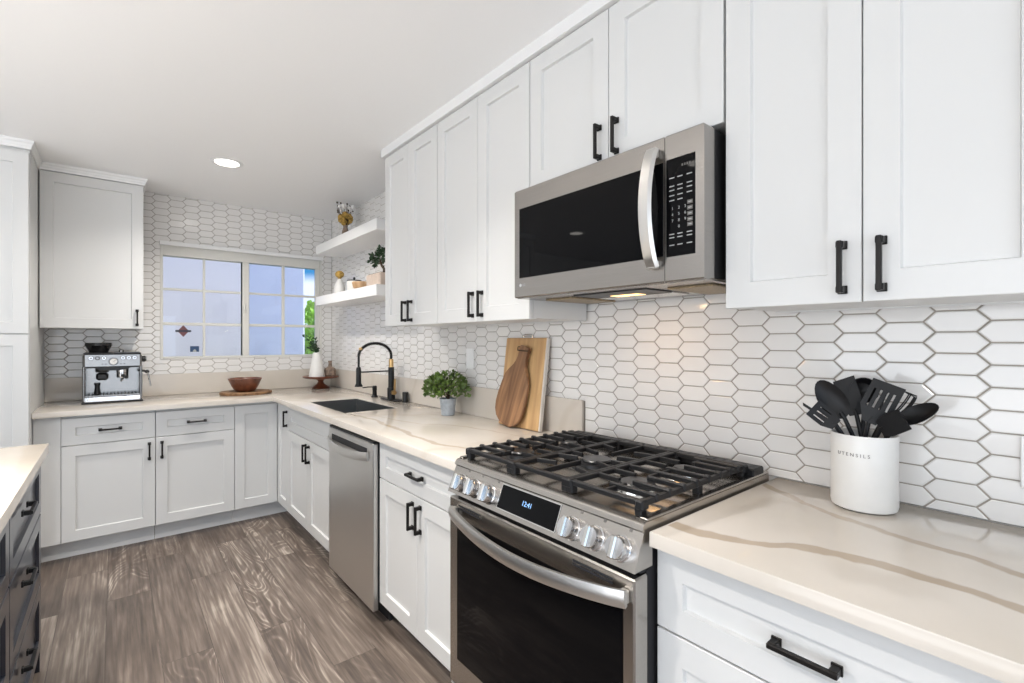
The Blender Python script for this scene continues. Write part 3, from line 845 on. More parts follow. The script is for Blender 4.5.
# ------------------------------------------------------------------ dishwasher
dw = thing('dishwasher', 'stainless steel dishwasher right of the sink cabinet', 'dishwasher', (AB - .026, 2.738, 0), -R90)
dwW = .608
m = M(); m.box((.006, .03, .118), (dwW - .006, .60, .872), DARKIN); m.build('body', dw)
m = M(); m.box((.006, .085, .0), (dwW - .006, .10, .1175), DARKIN); m.build('toe_panel', dw)
m = M(); m.box((.010, 0, .072), (dwW - .002, .028, .852), HANDLEST, .004); dd = m.build('door', dw)
m = M(); m.box((.012, .003, .8525), (dwW - .004, .034, .864), BPLAST, .002); m.build('control_strip', dd)
m = M()
pts = []
for i in range(15):
    q = i / 14; pts.append((.035 + q * (dwW - .075), -.010 - .030 * sin(pi * q) ** .6, .79 - .012 * sin(pi * q)))
m.sweep(pts, [(-.006, -.020), (.003, -.022), (.006, .0), (.003, .020), (-.006, .016)], HANDLEST); m.build('handle', dd)
m = M(); m.box((.06, -.0008, .79), (dwW - .07, .001, .822), DARKIN); m.build('pocket', dd)

# ------------------------------------------------------------------ gas range
RX, RYL, RW = .872, 1.3895, .757
rg = thing('gas_range', 'stainless slide-in gas range with black grates under the microwave', 'range', (RX, RYL, 0), -R90)
m = M()
m.box((.004, .052, .06), (RW - .012, .655, .905), DARKIN)
m.box((.012, .03, .815), (RW - .012, .06, .83), DARKIN)
m.build('body', rg)
m = M(); m.box((.03, .09, 0), (RW - .03, .11, .062), DARKIN); m.build('toe_panel', rg)
# oven door
m = M(); m.box((.004, .0, .195), (RW - .006, .05, .812), STEEL, .004); od = m.build('oven_door', rg)
M().box((.050, -.0012, .285), (RW - .036, .002, .750), BGLASS, .0008).build('oven_glass', od)
for u in (.055, .565):
    m = M(); m.box((u, -.0006, .779), (u + .13, .001, .798), STEEL)
    for z in (.781, .790): m.box((u + .003, -.0012, z), (u + .127, .0005, z + .006), DARKIN)
    m.build('vent_slot', od)
m = M(); pts = []
for i in range(25):
    q = i / 24; pts.append((.036 + q * (RW - .054), -.016 - .044 * sin(pi * q) ** .8, .772 - .022 * sin(pi * q)))
m.sweep(pts, [(-.007, -.017), (.004, -.019), (.008, -.006), (.008, .008), (.004, .019), (-.007, .017)], HANDLEST)
for u in (.046, RW - .028): m.box((u - .010, -.022, .757), (u + .010, .0, .787), HANDLEST, .003)
m.build('handle', od)
m = M(); m.box((.004, .002, .066), (RW - .006, .05, .190), STEEL, .004); m.build('storage_drawer', rg)
# control panel: slanted prism along u
PB, PT = Vector((-.006, .829)), Vector((.030, .914))
TU = Matrix(((0, 0, 1, 0), (1, 0, 0, 0), (0, 1, 0, 0), (0, 0, 0, 1)))   # (v, z, u) -> local
m = M(); m.prism([tuple(PB), tuple(PT), (.06, .914), (.06, .829)], .002, RW - .002, STEEL, TU); cp = m.build('control_panel', rg)
e_ = (PT - PB).normalized(); nrm = Vector((-e_.y, e_.x))        # outward normal in (v, z)


def on_panel(u, q, h): p = PB + (PT - PB) * q + nrm * h; return Vector((u, p.x, p.y))


PX = Matrix.Identity(4)


def panel_matrix(u, q, h=.0):
    o = on_panel(u, q, h); zx = Vector((0, nrm.x, nrm.y)); yx = Vector((0, e_.x, e_.y)); xx = Vector((1, 0, 0))
    mm = Matrix((xx, yx, zx)).transposed().to_4x4(); mm.translation = o
    return mm


m = M(); m.prism([(-.122, -.036), (.122, -.036), (.122, .036), (-.122, .036)], 0, .0018, STEELL, panel_matrix(.384, .52, 0))
m.prism([(-.1195, -.0335), (.1195, -.0335), (.1195, .0335), (-.1195, .0335)], .0018, .0024, BGLASS, panel_matrix(.384, .52, 0)); dp = m.build('display', cp)
M().text('12:41', .019, BLUELED, panel_matrix(.384, .55, .0028), .0002).build('clock_digits', dp, label='glowing blue clock digits')
for u in (.066, .139, .216, .556, .632, .708):
    X = panel_matrix(u, .42, 0)
    k = M(); k.lathe([(.029, .0), (.029, .004), (.0265, .006), (.0255, .026), (.024, .029), (.012, .0295)], CHROME, 28, xf=X)
    k.box((-.0075, -.025, .026), (.0075, .025, .040), STEELL, .003, xf=X)
    k.build('knob', cp)
for u in (.085, .158, .24, .575, .648, .722): M().prism([(-.004, -.003), (.004, -.003), (.004, .003), (-.004, .003)], 0, .0005, GREYINK, panel_matrix(u, .9, 0)).build('burner_mark', cp)
# cooktop
m = M()
m.prism([(.022, .915), (.026, .926), (.034, .931), (.66, .931), (.66, .906), (.03, .906)], .001, RW - .001, STEEL, TU)
m.box((.001, .04, .931), (.022, .66, .937), STEEL, .002); m.box((RW - .022, .04, .931), (RW - .001, .66, .937), STEEL, .002)
ck = m.build('cooktop', rg)
BUR = [(.145, .20, .046), (.145, .43, .036), (.379, .31, .052), (.612, .20, .052), (.612, .43, .036)]
for u, v, r in BUR:
    b_ = M().lathe([(r + .028, .9312), (r + .024, .936), (r + .004, .938), (r + .002, .948), (r - .004, .950)], STEELL if u > .5 else ENAMEL, 28, c=(u, v, 0)).build('burner', ck)
    M().lathe([(r - .006, .9502), (r - .004, .956), (r - .008, .960), (.004, .961)], ENAMEL, 28, c=(u, v, 0)).build('burner_cap', b_)
# grates
GZ0, GZ1 = .953, .967
FING = ((.112, .13), (.168, .10), (.232, .10), (.292, .12), (.352, .12), (.412, .10), (.470, .10), (.515, .13))


def grate(u0, u1, kind):
    m = M(); bw = .012; zc = (GZ0 + GZ1) / 2; v0, v1 = .062, .556

    def b(p, q, w=bw, h=GZ1 - GZ0): m.bar((p[0], p[1], zc), (q[0], q[1], zc), w, h, IRON)
    b((u0, v0), (u1, v0), .016); b((u0, v1), (u1, v1), .016); b((u0, v0), (u0, v1), .014); b((u1, v0), (u1, v1), .014)
    vm = (v0 + v1) / 2; um = (u0 + u1) / 2
    if kind != 'c':
        ins, out = (u1, u0) if kind == 'l' else (u0, u1); sg = 1 if kind == 'l' else -1
        b((u0, vm), (u1, vm))
        for v, L_ in FING: m.bar((out, v, zc + .005), (out + sg * L_, v, zc + .005), .013, GZ1 - GZ0, IRON)
        for v in (.17, .24, .39, .46): b((ins, v), (ins - sg * .075, v), .010)
        for v in (v0, v1):
            q = 1 if v == v0 else -1; b((um, v), (um, v + q * .085), .010)
        b((um, vm), (um, vm - .06), .010); b((um, vm), (um, vm + .06), .010)
    else:
        for v in (.15, .245): b((u0, v), (u0 + .07, v + .02), .010); b((u1, v), (u1 - .07, v + .02), .010)
        for v in (.38, .47): b((u0, v), (u0 + .07, v - .02), .010); b((u1, v), (u1 - .07, v - .02), .010)
        b((um, v0), (um, v0 + .17), .010); b((um, v1), (um, v1 - .17), .010); b((u0, vm), (u0 + .05, vm), .010); b((u1, vm), (u1 - .05, vm), .010)
    for u in (u0 + .004, u1 - .004):
        for v in (v0, v1, vm):
            m.box((u - .010, v - .012, .9315), (u + .010, v + .012, GZ0 + .004), IRON, .003)
    for u in (u0, u1):
        for v in (v0, v1): m.box((u - .011, v - .014, .945), (u + .011, v + .014, GZ1 + .002), IRON, .004)
    if kind in 'lr':      # raised finger heads over the outer rail
        o_ = u0 if kind == 'l' else u1; sg = 1 if kind == 'l' else -1
        for v, L_ in FING: m.box((o_ - .010, v - .008, GZ0), (o_ + .010, v + .008, GZ1 + .007), IRON, .004)
    return m.build('grate', ck)


grate(.036, .258, 'l'); grate(.271, .491, 'c'); grate(.504, .726, 'r')
m = M(); m.box((.004, .566, .9315), (RW - .004, .634, .957), IRON, .004)
for i in range(24): m.box((.03 + i * .0295, .580, .9565), (.052 + i * .0295, .618, .9585), BPLAST, .001)
m.build('rear_vent', ck)

# ------------------------------------------------------------------ microwave over the range
MX = 1.148
MWW = .746
mw = thing('microwave', 'stainless over-the-range microwave mounted above the cooktop', 'microwave', (MX + .002, 1.377, 1.488), -R90)
H = .397
m = M()
m.box((.002, .052, .006), (MWW - .002, .408, H), BPLAST, .002)
m.box((.002, .012, .0), (MWW - .002, .408, .0065), MICROST)
m.build('body', mw)
m = M(); m.prism([(.0, .0), (.632, .0), (.632, .05), (.0, .05)], .002, H, MICROST, bev=.004); md = m.build('door', mw)
M().box((.027, -.0012, .073), (.628, .002, .327), BGLASS, .0008).build('door_glass', md)
m = M(); pts = []
for i in range(21):
    q = i / 20; pts.append((.602 + .0 * sin(pi * q), -.014 - .038 * sin(pi * q) ** .7, .045 + q * .322))
m.sweep(pts, [(-.021, -.004), (-.014, .005), (.014, .005), (.021, -.004), (.012, -.008), (-.012, -.008)], HANDLEST, up=(0, -1, 0))
for z in (.052, .356): m.box((.588, -.02, z - .012), (.616, .0, z + .012), HANDLEST, .003)
m.build('handle', md)
TP = Matrix(((1, 0, 0, 0), (0, 0, -1, 0), (0, 1, 0, 0), (0, 0, 0, 1)))       # text plane facing -y
m = M(); m.lathe([(.0062, 0), (.0062, .0006)], WHITEINK, 20, xf=Matrix.Translation((.034, -.0003, .047)) @ TP)
m.text('LG', .013, WHITEINK, Matrix.Translation((.052, -.0004, .047)) @ TP, .0002); m.build('logo', md, label='small silver badge')
m = M(); m.prism([(.634, .0), (MWW, .0), (MWW, .05), (.634, .05)], .002, H, MICROST, bev=.004); mp_ = m.build('control_panel', mw)
kp = M().box((.638, -.0012, .069), (.722, .002, .330), BGLASS, .0008).build('keypad', mp_)
m = M()
for i, row in enumerate(('1 2 3', '4 5 6', '7 8 9', '0')):
    for j, chx in enumerate(row.split()):
        uu = (.657, .676, .694)[j] if len(row) > 1 else .676
        m.text(chx, .0105, WHITEINK, Matrix.Translation((uu, -.0014, .196 - .0165 * i)) @ TP, .0001)
m.build('number_keys', kp); m = M()
for z, ks in ((.278, 3), (.256, 3), (.245, 3), (.231, 3), (.218, 2), (.128, 3), (.119, 3), (.099, 3), (.1925, 0)):
    for j in range(ks):
        uu = (.655, .679, .706)[j]; w_ = .0075
        m.box((uu - w_, -.0015, z - .0013), (uu + w_, -.0012, z + .0013), WHITEINK)
for z in (.205, .190, .175, .160, .147): m.box((.700, -.0015, z - .005), (.715, -.0012, z + .005), GREYINK); m.box((.703, -.0017, z - .0012), (.712, -.0015, z + .0012), WHITEINK)
m.build('function_keys', kp); m = M()
for i in range(4): m.box((.684 + i * .007, -.0015, .303), (.688 + i * .007, -.0012, .309), GREYINK)
m.build('display_digits', kp)
# underside: filters and lamp
m = M(); m.box((.06, .10, -.006), (.20, .34, .0), FILTER, .002); m.build('grease_filter', mw)
m = M(); m.box((.575, .10, -.006), (.715, .34, .0), FILTER, .002); m.build('grease_filter', mw)
m = M(); m.box((.24, .06, -.004), (.53, .20, .0), BPLAST, .001); m.box((.24, .20, -.005), (.53, .30, .0), STEELL, .001); lp = m.build('lamp_housing', mw)
M().box((.33, .145, -.0055), (.44, .19, -.004), WARMLENS, .001).build('lamp_lens', lp)
area_light('microwave_lamp', (MX + .17, .995, 1.479), (0, 0, 0), .10, .05, .6, (1, .60, .28))

# ------------------------------------------------------------------ floating shelves
for z, lab in ((2.063, 'upper white floating shelf in the corner beside the window'), (1.629, 'lower white floating shelf in the corner, beside the window')):
    tag(M().box((-.12, -.615, 0), (.124, .615, .075), SHELFW, .002).build('floating_shelf', loc=(1.445, 3.615, z)), lab, 'shelf', 'white floating corner shelves')
S1, S2 = 2.138, 1.704
# upper: dried flowers in a little vase
vz = thing('flower_vase', 'small dark vase of dried gold and white flowers on the upper shelf', 'vase', (1.43, 3.83, S1 + .0005))
M().lathe([(.022, 0), (.030, .03), (.026, .07), (.016, .10), (.019, .115)], WOODG, 16).build('pot', vz)
m = M(); rnd = random.Random(11)
for i in range(60):
    d = Vector((rnd.gauss(0, 1), rnd.gauss(0, 1), rnd.gauss(0, .7))).normalized(); m.ball(Vector((0, 0, .17)) + Vector((d.x * .042, d.y * .045, d.z * .045)), rnd.uniform(.012, .022), MOSS, 6)
m.build('gold_flowers', vz, label='gold dried flower head')
m = M()
for i in range(9): m.ball((rnd.uniform(-.05, .05), rnd.uniform(-.06, .05), rnd.uniform(.235, .268)), rnd.uniform(.014, .02), COTTON, 8)
m.build('cotton_bolls', vz, label='white cotton bolls')
m = M()
for i in range(12):
    a = rnd.uniform(0, 6.28); r = rnd.uniform(.03, .085); m.tube([(0, 0, .1), (r * cos(a) * .6, r * sin(a) * .6, .19), (r * cos(a), r * sin(a), rnd.uniform(.22, .285))], .002, STEM, 5); m.ball((r * cos(a), r * sin(a), rnd.uniform(.22, .29)), .008, STEM, 6)
m.build('dark_sprigs', vz, label='dark twigs with seed heads')
# lower shelf
v1 = thing('bottle_vase', 'small white bottle vase with a round brown dried flower on the lower shelf', 'vase', (1.42, 3.93, S2 + .0005))
M().lathe([(.037, 0), (.045, .02), (.041, .07), (.026, .108), (.014, .124), (.016, .130)], CERAMIC, 20).build('body', v1)
M().ball((0, 0, .168), .036, MOSS, 14, (1, 1, .85)).lathe([(.008, .128), (.018, .147)], MOSS, 10).build('flower', v1, label='round brown dried flower')
v2 = tag(M().lathe([(.036, 0), (.04, .02), (.036, .10), (.034, .112), (.031, .112)], GREYPOT, 18).build('grey_tumbler', loc=(1.475, 3.83, S2 + .0005)), 'pale grey tumbler right of the white bottle vase on the lower shelf', 'tumbler')
v3 = thing('sugar_jar', 'white jar with a dark lid in the middle of the lower shelf', 'jar', (1.42, 3.62, S2 + .0005))
M().lathe([(.048, 0), (.055, .01), (.056, .075), (.053, .082)], CERAMIC, 24).build('body', v3)
M().lathe([(.054, .0822), (.054, .090), (.012, .094), (.006, .097), (.010, .108), (.004, .114)], BPLAST, 20).build('lid', v3, label='dark lid')
tag(M().lathe([(.03, 0), (.062, .02), (.07, .055), (.067, .062), (.06, .055), (.02, .02)], WOODT, 24).build('wooden_bowl', loc=(1.42, 3.475, S2 + .0005)), 'tan wooden bowl between the jar and bonsai on the lower shelf', 'bowl')
bn = thing('potted_bonsai', 'small dark green bonsai in a beige pot at the near end of the lower shelf', 'plant', (1.44, 3.185, S2 + .0005))
M().box((-.06, -.115, 0), (.06, .115, .092), BEIGE, .008).build('pot', bn)
M().box((-.05, -.105, .088), (.05, .105, .095), SOIL).build('soil', bn)
m = M(); m.tube([(0, -.055, .088), (0, -.05, .125), (0, -.015, .15), (0, .0, .175), (0, .02, .20)], .008, STEM, 8, radii=[1.3, 1.1, 1, .9, .6])
m.tube([(0, -.055, .11), (-.02, -.09, .14)], .004, STEM, 6)
m.build('trunk', bn)
m = M(); rnd = random.Random(21)
for c, r, n in (((0, .03, .215), (.05, .075, .032), 120), ((-.01, .085, .19), (.03, .04, .026), 60), ((.0, -.03, .235), (.035, .045, .03), 60), ((0, -.085, .225), (.03, .03, .022), 30), ((0, .02, .255), (.02, .05, .022), 20)): leaf_cloud(m, c, r, n, .026, LEAFD, rnd)
m.build('foliage', bn, recalc=False)

# ------------------------------------------------------------------ espresso machine
es = thing('espresso_machine', 'stainless steel espresso machine on the counter left of the window', 'coffee machine', (-.163, 4.20, CT))
EW = .31
m = M()
m.box((.0, .02, .0005), (EW, .28, .045), ESTEEL, .008)                   # base
m.box((.008, .13, .045), (EW - .008, .28, .24), ESTEEL, .006)           # tower
m.box((.0, .005, .24), (EW, .28, .328), ESTEEL, .012)                    # head
m.box((.004, .012, .327), (EW - .004, .275, .336), BPLAST, .003)
m.box((-.006, .0, .0005), (EW + .006, .03, .012), BPLAST, .003)
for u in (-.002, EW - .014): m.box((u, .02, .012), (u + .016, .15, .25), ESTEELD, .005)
m.build('body', es)
m = M(); m.prism([(.012, .004), (EW - .012, .004), (EW - .012, .076), (EW - .012, .082), (.012, .082)], 0, .004, ESTEEL, Matrix.Translation((0, .005, .242)) @ TP, bev=.001)
fp = m.build('front_panel', es)
m = M(); X = Matrix.Translation((.157, .001, .278)) @ TP
m.lathe([(.026, 0), (.026, .004), (.023, .008)], ESTEELD, 24, xf=X); m.lathe([(.019, .0082), (.019, .0088)], CERAMIC, 24, xf=X)
m.bar((.157, -.0085, .278), (.168, -.0085, .288), .002, .0015, BPLAST, up=(0, 1, 0)); m.build('pressure_gauge', fp, label='round white pressure gauge')
for u, mt in ((.042, CHROME), (.075, BPLAST), (.108, CHROME), (.207, CHROME), (.238, CHROME), (.269, CHROME)):
    X = Matrix.Translation((u, .001, .302)) @ TP
    M().lathe([(.0145, 0), (.0145, .003)], ESTEELD, 18, xf=X).lathe([(.0115, .003), (.0115, .009), (.010, .0105)], mt, 18, xf=X).lathe([(.0075, .0105), (.0075, .011)], ESTEEL, 16, xf=X).build('button', fp)
m = M()
for u in (.10, .118, .196, .214): m.lathe([(.0035, 0), (.0035, .003)], BPLAST, 10, xf=Matrix.Translation((u, .001, .262)) @ TP)
m.build('indicator_lights', fp)
m = M(); m.prism([(.02, .236), (.06, .236), (.085, .224), (.125, .218), (.19, .218), (.225, .224), (.25, .236), (EW - .02, .236), (EW - .02, .243), (.02, .243)], 0, .11, BPLAST, Matrix.Translation((0, .12, 0)) @ TP); m.build('head_underside', es)
m = M(); m.lathe([(.033, .205), (.036, .21), (.036, .236)], BPLAST, 22, c=(.098, .075, 0)); m.box((.066, .06, .150), (.13, .13, .2), BPLAST, .012)
m.build('grinder_cradle', es)
m = M(); m.lathe([(.030, .196), (.033, .20), (.033, .236)], CHROME, 22, c=(.205, .07, 0)); gh = m.build('group_head', es)
m = M(); m.lathe([(.030, .165), (.032, .17), (.032, .195)], CHROME, 22, c=(.205, .07, 0)); m.bar((.205, .04, .182), (.225, -.06, .172), .020, .018, BPLAST, ch=.3); m.tube([(.205, .07, .166), (.205, .05, .15), (.195, .045, .14)], .006, CHROME, 8); m.build('portafilter', gh, label='portafilter with a black handle')
m = M(); m.box((.012, .0, .046), (EW - .012, .128, .056), ESTEEL, .002)
for i in range(14): m.box((.025 + i * .019, .012, .056), (.034 + i * .019, .118, .0575), DARKIN)
m.box((.008, -.004, .012), (EW - .008, .012, .046), CHROME, .004)
m.build('drip_tray', es)
m = M(); m.lathe([(.016, .057), (.018, .06), (.012, .11), (.017, .125), (.017, .13)], BPLAST, 16, c=(.072, .09, 0)); m.build('tamper', es)
m = M(); m.lathe([(.070, .40), (.071, .403), (.073, .385), (.071, .382), (.056, .352), (.050, .337), (.05, .3365)][::-1], mat('smoked_plastic', (.012, .012, .012), .12), 28, c=(.078, .15, 0)); hp = m.build('bean_hopper', es)
m = M(); m.lathe([(.016, .337), (.016, .352), (.012, .354)], ESTEEL, 14, c=(.20, .16, 0)); m.box((.16, .05, .3365), (.30, .26, .340), ESTEEL, .001); m.build('cup_tray', es)
m = M(); m.cyl((EW + .001, .09, .29), (EW + .022, .09, .29), .021, BPLAST, 18, bev=.003); m.cyl((EW + .0221, .09, .29), (EW + .027, .09, .29), .016, ESTEEL, 18); m.build('steam_knob', es)
m = M(); m.tube([(EW - .02, .06, .21), (EW + .012, .03, .212), (EW + .03, .01, .20), (EW + .038, -.005, .16), (EW + .046, -.02, .105)], .005, CHROME, 8)
m.ball((EW + .028, .012, .203), .014, BPLAST, 10); m.bar((EW - .02, .05, .212), (EW + .025, .014, .204), .014, .010, BPLAST)
m.build('steam_wand', es)

# ------------------------------------------------------------------ bowl on a slab, cake stand
bl = thing('serving_board', 'round brown wooden serving board with bark edge under the bowl', 'board', (.80, 4.262, CT + .0005))
m = M(); rnd = random.Random(4); n = 40
pr = [(.182 + .004 * rnd.uniform(-1, 1)) for _ in range(n)]
poly = [(pr[i] * cos(2 * pi * i / n), pr[i] * .92 * sin(2 * pi * i / n)) for i in range(n)]
m.prism(poly, .0, .020, WOODB, bev=.004); m.build('slab', bl)
bw_ = tag(M().lathe([(.060, 0), (.068, .004), (.095, .045), (.117, .095), (.119, .103), (.113, .104), (.09, .055), (.05, .02), (.003, .016)], WOODR, 40).build('wooden_bowl', loc=(.792, 4.25, CT + .0212)), 'dark red-brown wooden bowl on a round board below the window', 'bowl')
cs = thing('cake_stand', 'dark wooden pedestal cake stand in the corner right of the window', 'cake stand', (1.401, 4.338, CT + .0005))
M().lathe([(.074, 0), (.076, .006), (.06, .018), (.03, .04), (.022, .06), (.03, .074), (.05, .082)], WOODR, 28).build('pedestal', cs)
M().lathe([(.05, .0825), (.13, .088), (.147, .096), (.150, .104), (.145, .108), (.135, .104), (.003, .103)], WOODR, 44).build('plate', cs)
wv_ = thing('tapered_vase', 'tall white tapered vase with green sprigs on the cake stand', 'vase', (1.352, 4.29, CT + .1045))
M().lathe([(.064, 0), (.066, .006), (.032, .205), (.030, .21), (.026, .205)], CERAMIC, 30).build('body', wv_)
m = M(); rnd = random.Random(9)
for i in range(15):
    a = rnd.uniform(pi * .5, pi * 1.55); r = rnd.uniform(.02, .085); L_ = rnd.uniform(.05, .15)
    if i == 0: a, r, L_ = pi * .95, .115, .165
    if i == 1: a, r, L_ = pi * .9, .07, .155
    tip = Vector((r * cos(a), r * sin(a), .2 + L_)); m.tube([(0, 0, .18), tip * .45 + Vector((0, 0, .14)), tip], .0018, LEAFD, 5)
    for q in range(9):
        p = Vector((0, 0, .2)).lerp(tip, .15 + q * .1); leaf(m, p, (Vector((rnd.uniform(-1, 1), rnd.uniform(-1, 1), rnd.uniform(.2, 1)))).normalized(), .030, LEAFD, rnd, .26)
m.build('green_sprigs', wv_, recalc=False)
wd_ = tag(M().lathe([(.044, 0), (.050, .01), (.046, .03), (.050, .05), (.042, .07), (.016, .085), (.013, .12), (.017, .128), (.017, .135)], WOODG, 22).build('wooden_bottle', loc=(1.478, 4.325, CT + .1045)), 'squat carved grey-brown wooden bottle beside the white vase on the cake stand', 'bottle')

# ------------------------------------------------------------------ plant, cutting boards
pp = thing('potted_plant', 'bushy green plant in a small grey cement pot on the counter', 'plant', (1.452, 2.325, CT + .0005))
M().lathe([(.034, 0), (.037, .003), (.047, .088), (.048, .094), (.043, .094), (.041, .08)], GREYPOT, 28).build('pot', pp)
M().lathe([(.041, .078), (.041, .082)], SOIL, 20).build('soil', pp)
m = M(); rnd = random.Random(14)
for i in range(26):
    a = 2 * pi * i / 26 + rnd.uniform(-.2, .2); r = rnd.uniform(.02, .115); z = .245 - (r / .125) ** 2 * .09 + rnd.uniform(-.03, .01)
    tip = Vector((r * cos(a), r * sin(a), z)); 
    if tip.x > .068: tip.x = .068
    m.tube([(0, 0, .08), tip * .4 + Vector((0, 0, .08)), tip], .0016, STEM, 5)
m.build('stems', pp)
m = M()
for i in range(26 * 36):
    a = rnd.uniform(0, 2 * pi); r = .128 * sqrt(rnd.random()); z = .25 - (r / .128) ** 2 * .075 - rnd.random() ** 1.2 * .175 * (1 - .6 * r / .128)
    p = Vector((r * cos(a), r * sin(a), z))
    if p.x > .068: continue
    leaf(m, p, (Vector((cos(a) * .6 + rnd.uniform(-.7, .7), sin(a) * .6 + rnd.uniform(-.7, .7), rnd.uniform(-.1, 1)))).normalized(), rnd.uniform(.018, .029), LEAF, rnd, .38)
m.build('foliage', pp, recalc=False)


def leaning(name, label, loc, lean, rotin=0.0):
    """an Empty at the foot of a board leaning on the range wall: local x along -y of the room, z up the board, y into the wall"""
    o = thing(name, label, 'cutting board', loc)
    o.rotation_mode = 'QUATERNION'
    o.rotation_quaternion = (Matrix.Rotation(-R90, 3, 'Z') @ Matrix.Rotation(-lean, 3, 'X') @ Matrix.Rotation(rotin, 3, 'Y')).to_quaternion()
    return o


LEAN = math.atan2(.055, .43)
cb = leaning('cutting_board', 'large rectangular light wood cutting board leaning on the backsplash', (1.489, 1.762, CT + .0035), LEAN)
M().box((-.150, 0, 0), (.143, .020, .432), WOODL, .003).build('board', cb)
M().box((.1432, .0, 0), (.152, .020, .432), mat('pale_board_edge', (.62, .58, .52), .6), .002).build('edge_strip', cb, label='pale painted edge')
m = M(); m.tube([(-.032, .01, .431), (-.032, .01, .446), (-.026, .01, .45), (.026, .01, .45), (.032, .01, .446), (.032, .01, .431)], .0028, STEELL, 6, up=(0, 1, 0)); m.build('hanging_loop', cb)
pb = leaning('paddle_board', 'dark walnut paddle-shaped board leaning on the larger cutting board', (1.4595, 1.836, CT + .0105), LEAN, radians(15))
half = [(.0, .0), (.04, .004), (.075, .022), (.096, .05), (.106, .085), (.106, .14), (.100, .19), (.091, .235), (.074, .264), (.050, .293), (.036, .318), (.031, .345), (.032, .37), (.036, .385), (.030, .397), (.0, .40)]
poly = half + [(-a, b_) for a, b_ in half[-2:0:-1]]
XP = Matrix(((1, 0, 0, 0), (0, 0, 1, 0), (0, 1, 0, 0), (0, 0, 0, 1)))
m = M(); n = len(poly); c_ = [(p[0] * .965, .205 + (p[1] - .205) * .985) for p in poly]
vs = [(p[0], .004, p[1]) for p in poly] + [(p[0], .014, p[1]) for p in poly] + [(p[0], .0, p[1]) for p in c_] + [(p[0], .018, p[1]) for p in c_]
fs = [[i, (i + 1) % n, n + (i + 1) % n, n + i] for i in range(n)] + [[2 * n + i, 2 * n + (i + 1) % n, (i + 1) % n, i] for i in range(n)] + [[n + i, n + (i + 1) % n, 3 * n + (i + 1) % n, 3 * n + i] for i in range(n)]
for base, rev in ((2 * n, False), (3 * n, True)):
    for i in range(1, n // 2):
        j = n - i; k = i + 1 if i + 1 <= n // 2 else i; j2 = n - (i + 1)
        if i == 1: fs.append([base, base + 1, base + n - 1])
        if i + 1 < j2 + 0: fs.append([base + i, base + i + 1, base + j2, base + j])
        else: fs.append([base + i, base + i + 1, base + j])
m.add(vs, fs, WOODD).build('board', pb)
m = M(); m.tube([(-.02, .009, .392), (-.042, -.003, .383), (-.036, -.004, .368), (.0, -.005, .375), (.036, -.004, .383)], .003, STEM, 6, up=(0, 1, 0)); m.build('leather_cord', pb)

# ------------------------------------------------------------------ utensil crock and what stands in it
KX, KY = 1.462, .376
kr = thing('utensil_crock', 'white ceramic utensil crock with grey lettering on the right counter', 'crock', (KX, KY, CT + .0005))
M().lathe([(.060, 0), (.068, .004), (.0705, .014), (.0695, .12), (.0705, .182), (.069, .186), (.066, .184), (.065, .12), (.063, .012), (.003, .010)], CERAMIC, 48).build('body', kr)
ang0 = math.atan2(-KY, -KX) - radians(19)      # the lettering faces left of the camera


def wrap(x, y, z): a = ang0 + x / .0705; r = .0702 + z; return (r * cos(a), r * sin(a), .139 + y)


M().text('U T E N S I L S', .0116, GREYINK, None, .0004, fn=wrap).build('lettering', kr)


def frame(p, d, face):
    d = Vector(d).normalized(); f = Vector(face); f = (f - d * f.dot(d)).normalized(); s_ = d.cross(f).normalized()
    mm = Matrix((s_, d, f)).transposed().to_4x4(); mm.translation = Vector(p)
    return mm


def utensil(name, label, cat, base, neck, head, face, shape):
    """base inside the crock, neck where the head begins, head its far end (room coordinates)"""
    base, neck, head = Vector(base), Vector(neck), Vector(head)
    t = thing(name, label, cat, base, 0, None)
    b0, n0, h0 = Vector((0, 0, 0)), neck - base, head - base
    m = M(); m.tube([b0, n0 * .5, n0, n0 + (h0 - n0) * .15], .0052, BLKSIL, 10, up=(0, 1, 0), radii=[1.25, 1.1, .95, .8]); m.build('handle', t)
    X = frame(n0, h0 - n0, face); L = (h0 - n0).length
    m = M(); shape(m, X, L); m.build('head', t)
    return t


def spoon(w, depth=.012):
    def f(m, X, L):
        N, K = 22, 6; vs = []; fs = []
        for side in (0, 1):
            for k in range(K + 1):
                q = k / K
                for i in range(N):
                    a = 2 * pi * i / N
                    x = q * w / 2 * cos(a) * (1 - .12 * sin(a)); y = L / 2 + q * L / 2 * sin(a); z = -depth * (1 - q * q) + (.0012 if side else -.0012)
                    vs.append((x, y, z))
        o = (K + 1) * N
        for s_ in (0, o):
            for k in range(K):
                for i in range(N): j = (i + 1) % N; fs.append([s_ + k * N + i, s_ + k * N + j, s_ + (k + 1) * N + j, s_ + (k + 1) * N + i])
        for i in range(N): j = (i + 1) % N; fs.append([K * N + i, K * N + j, o + K * N + j, o + K * N + i])
        m.add(vs, fs, BLKSIL, X)
    return f


def slotted(w0, w1, slots, th=.003):
    def f(m, X, L):
        ys = [0, L * .36, L * .80, L]; xs = [-w1 / 2]
        for k in range(slots):
            c = (k - (slots - 1) / 2) * w1 * .8 / slots; xs += [c - w1 * .035, c + w1 * .035]
        xs.append(w1 / 2)
        m2 = M(); m2.cells(xs, ys, lambda i, j: not (j == 1 and i % 2 == 1), -th / 2, th / 2, BLKSIL)
        vs = []
        for x, y, z in m2.v:
            q = y / L; k = (w0 + (w1 - w0) * min(1, q / .3)) / w1; vs.append((x * k, y, z + .012 * (q - .5) ** 2))
        m.add(vs, m2.f, BLKSIL, X)
    return f


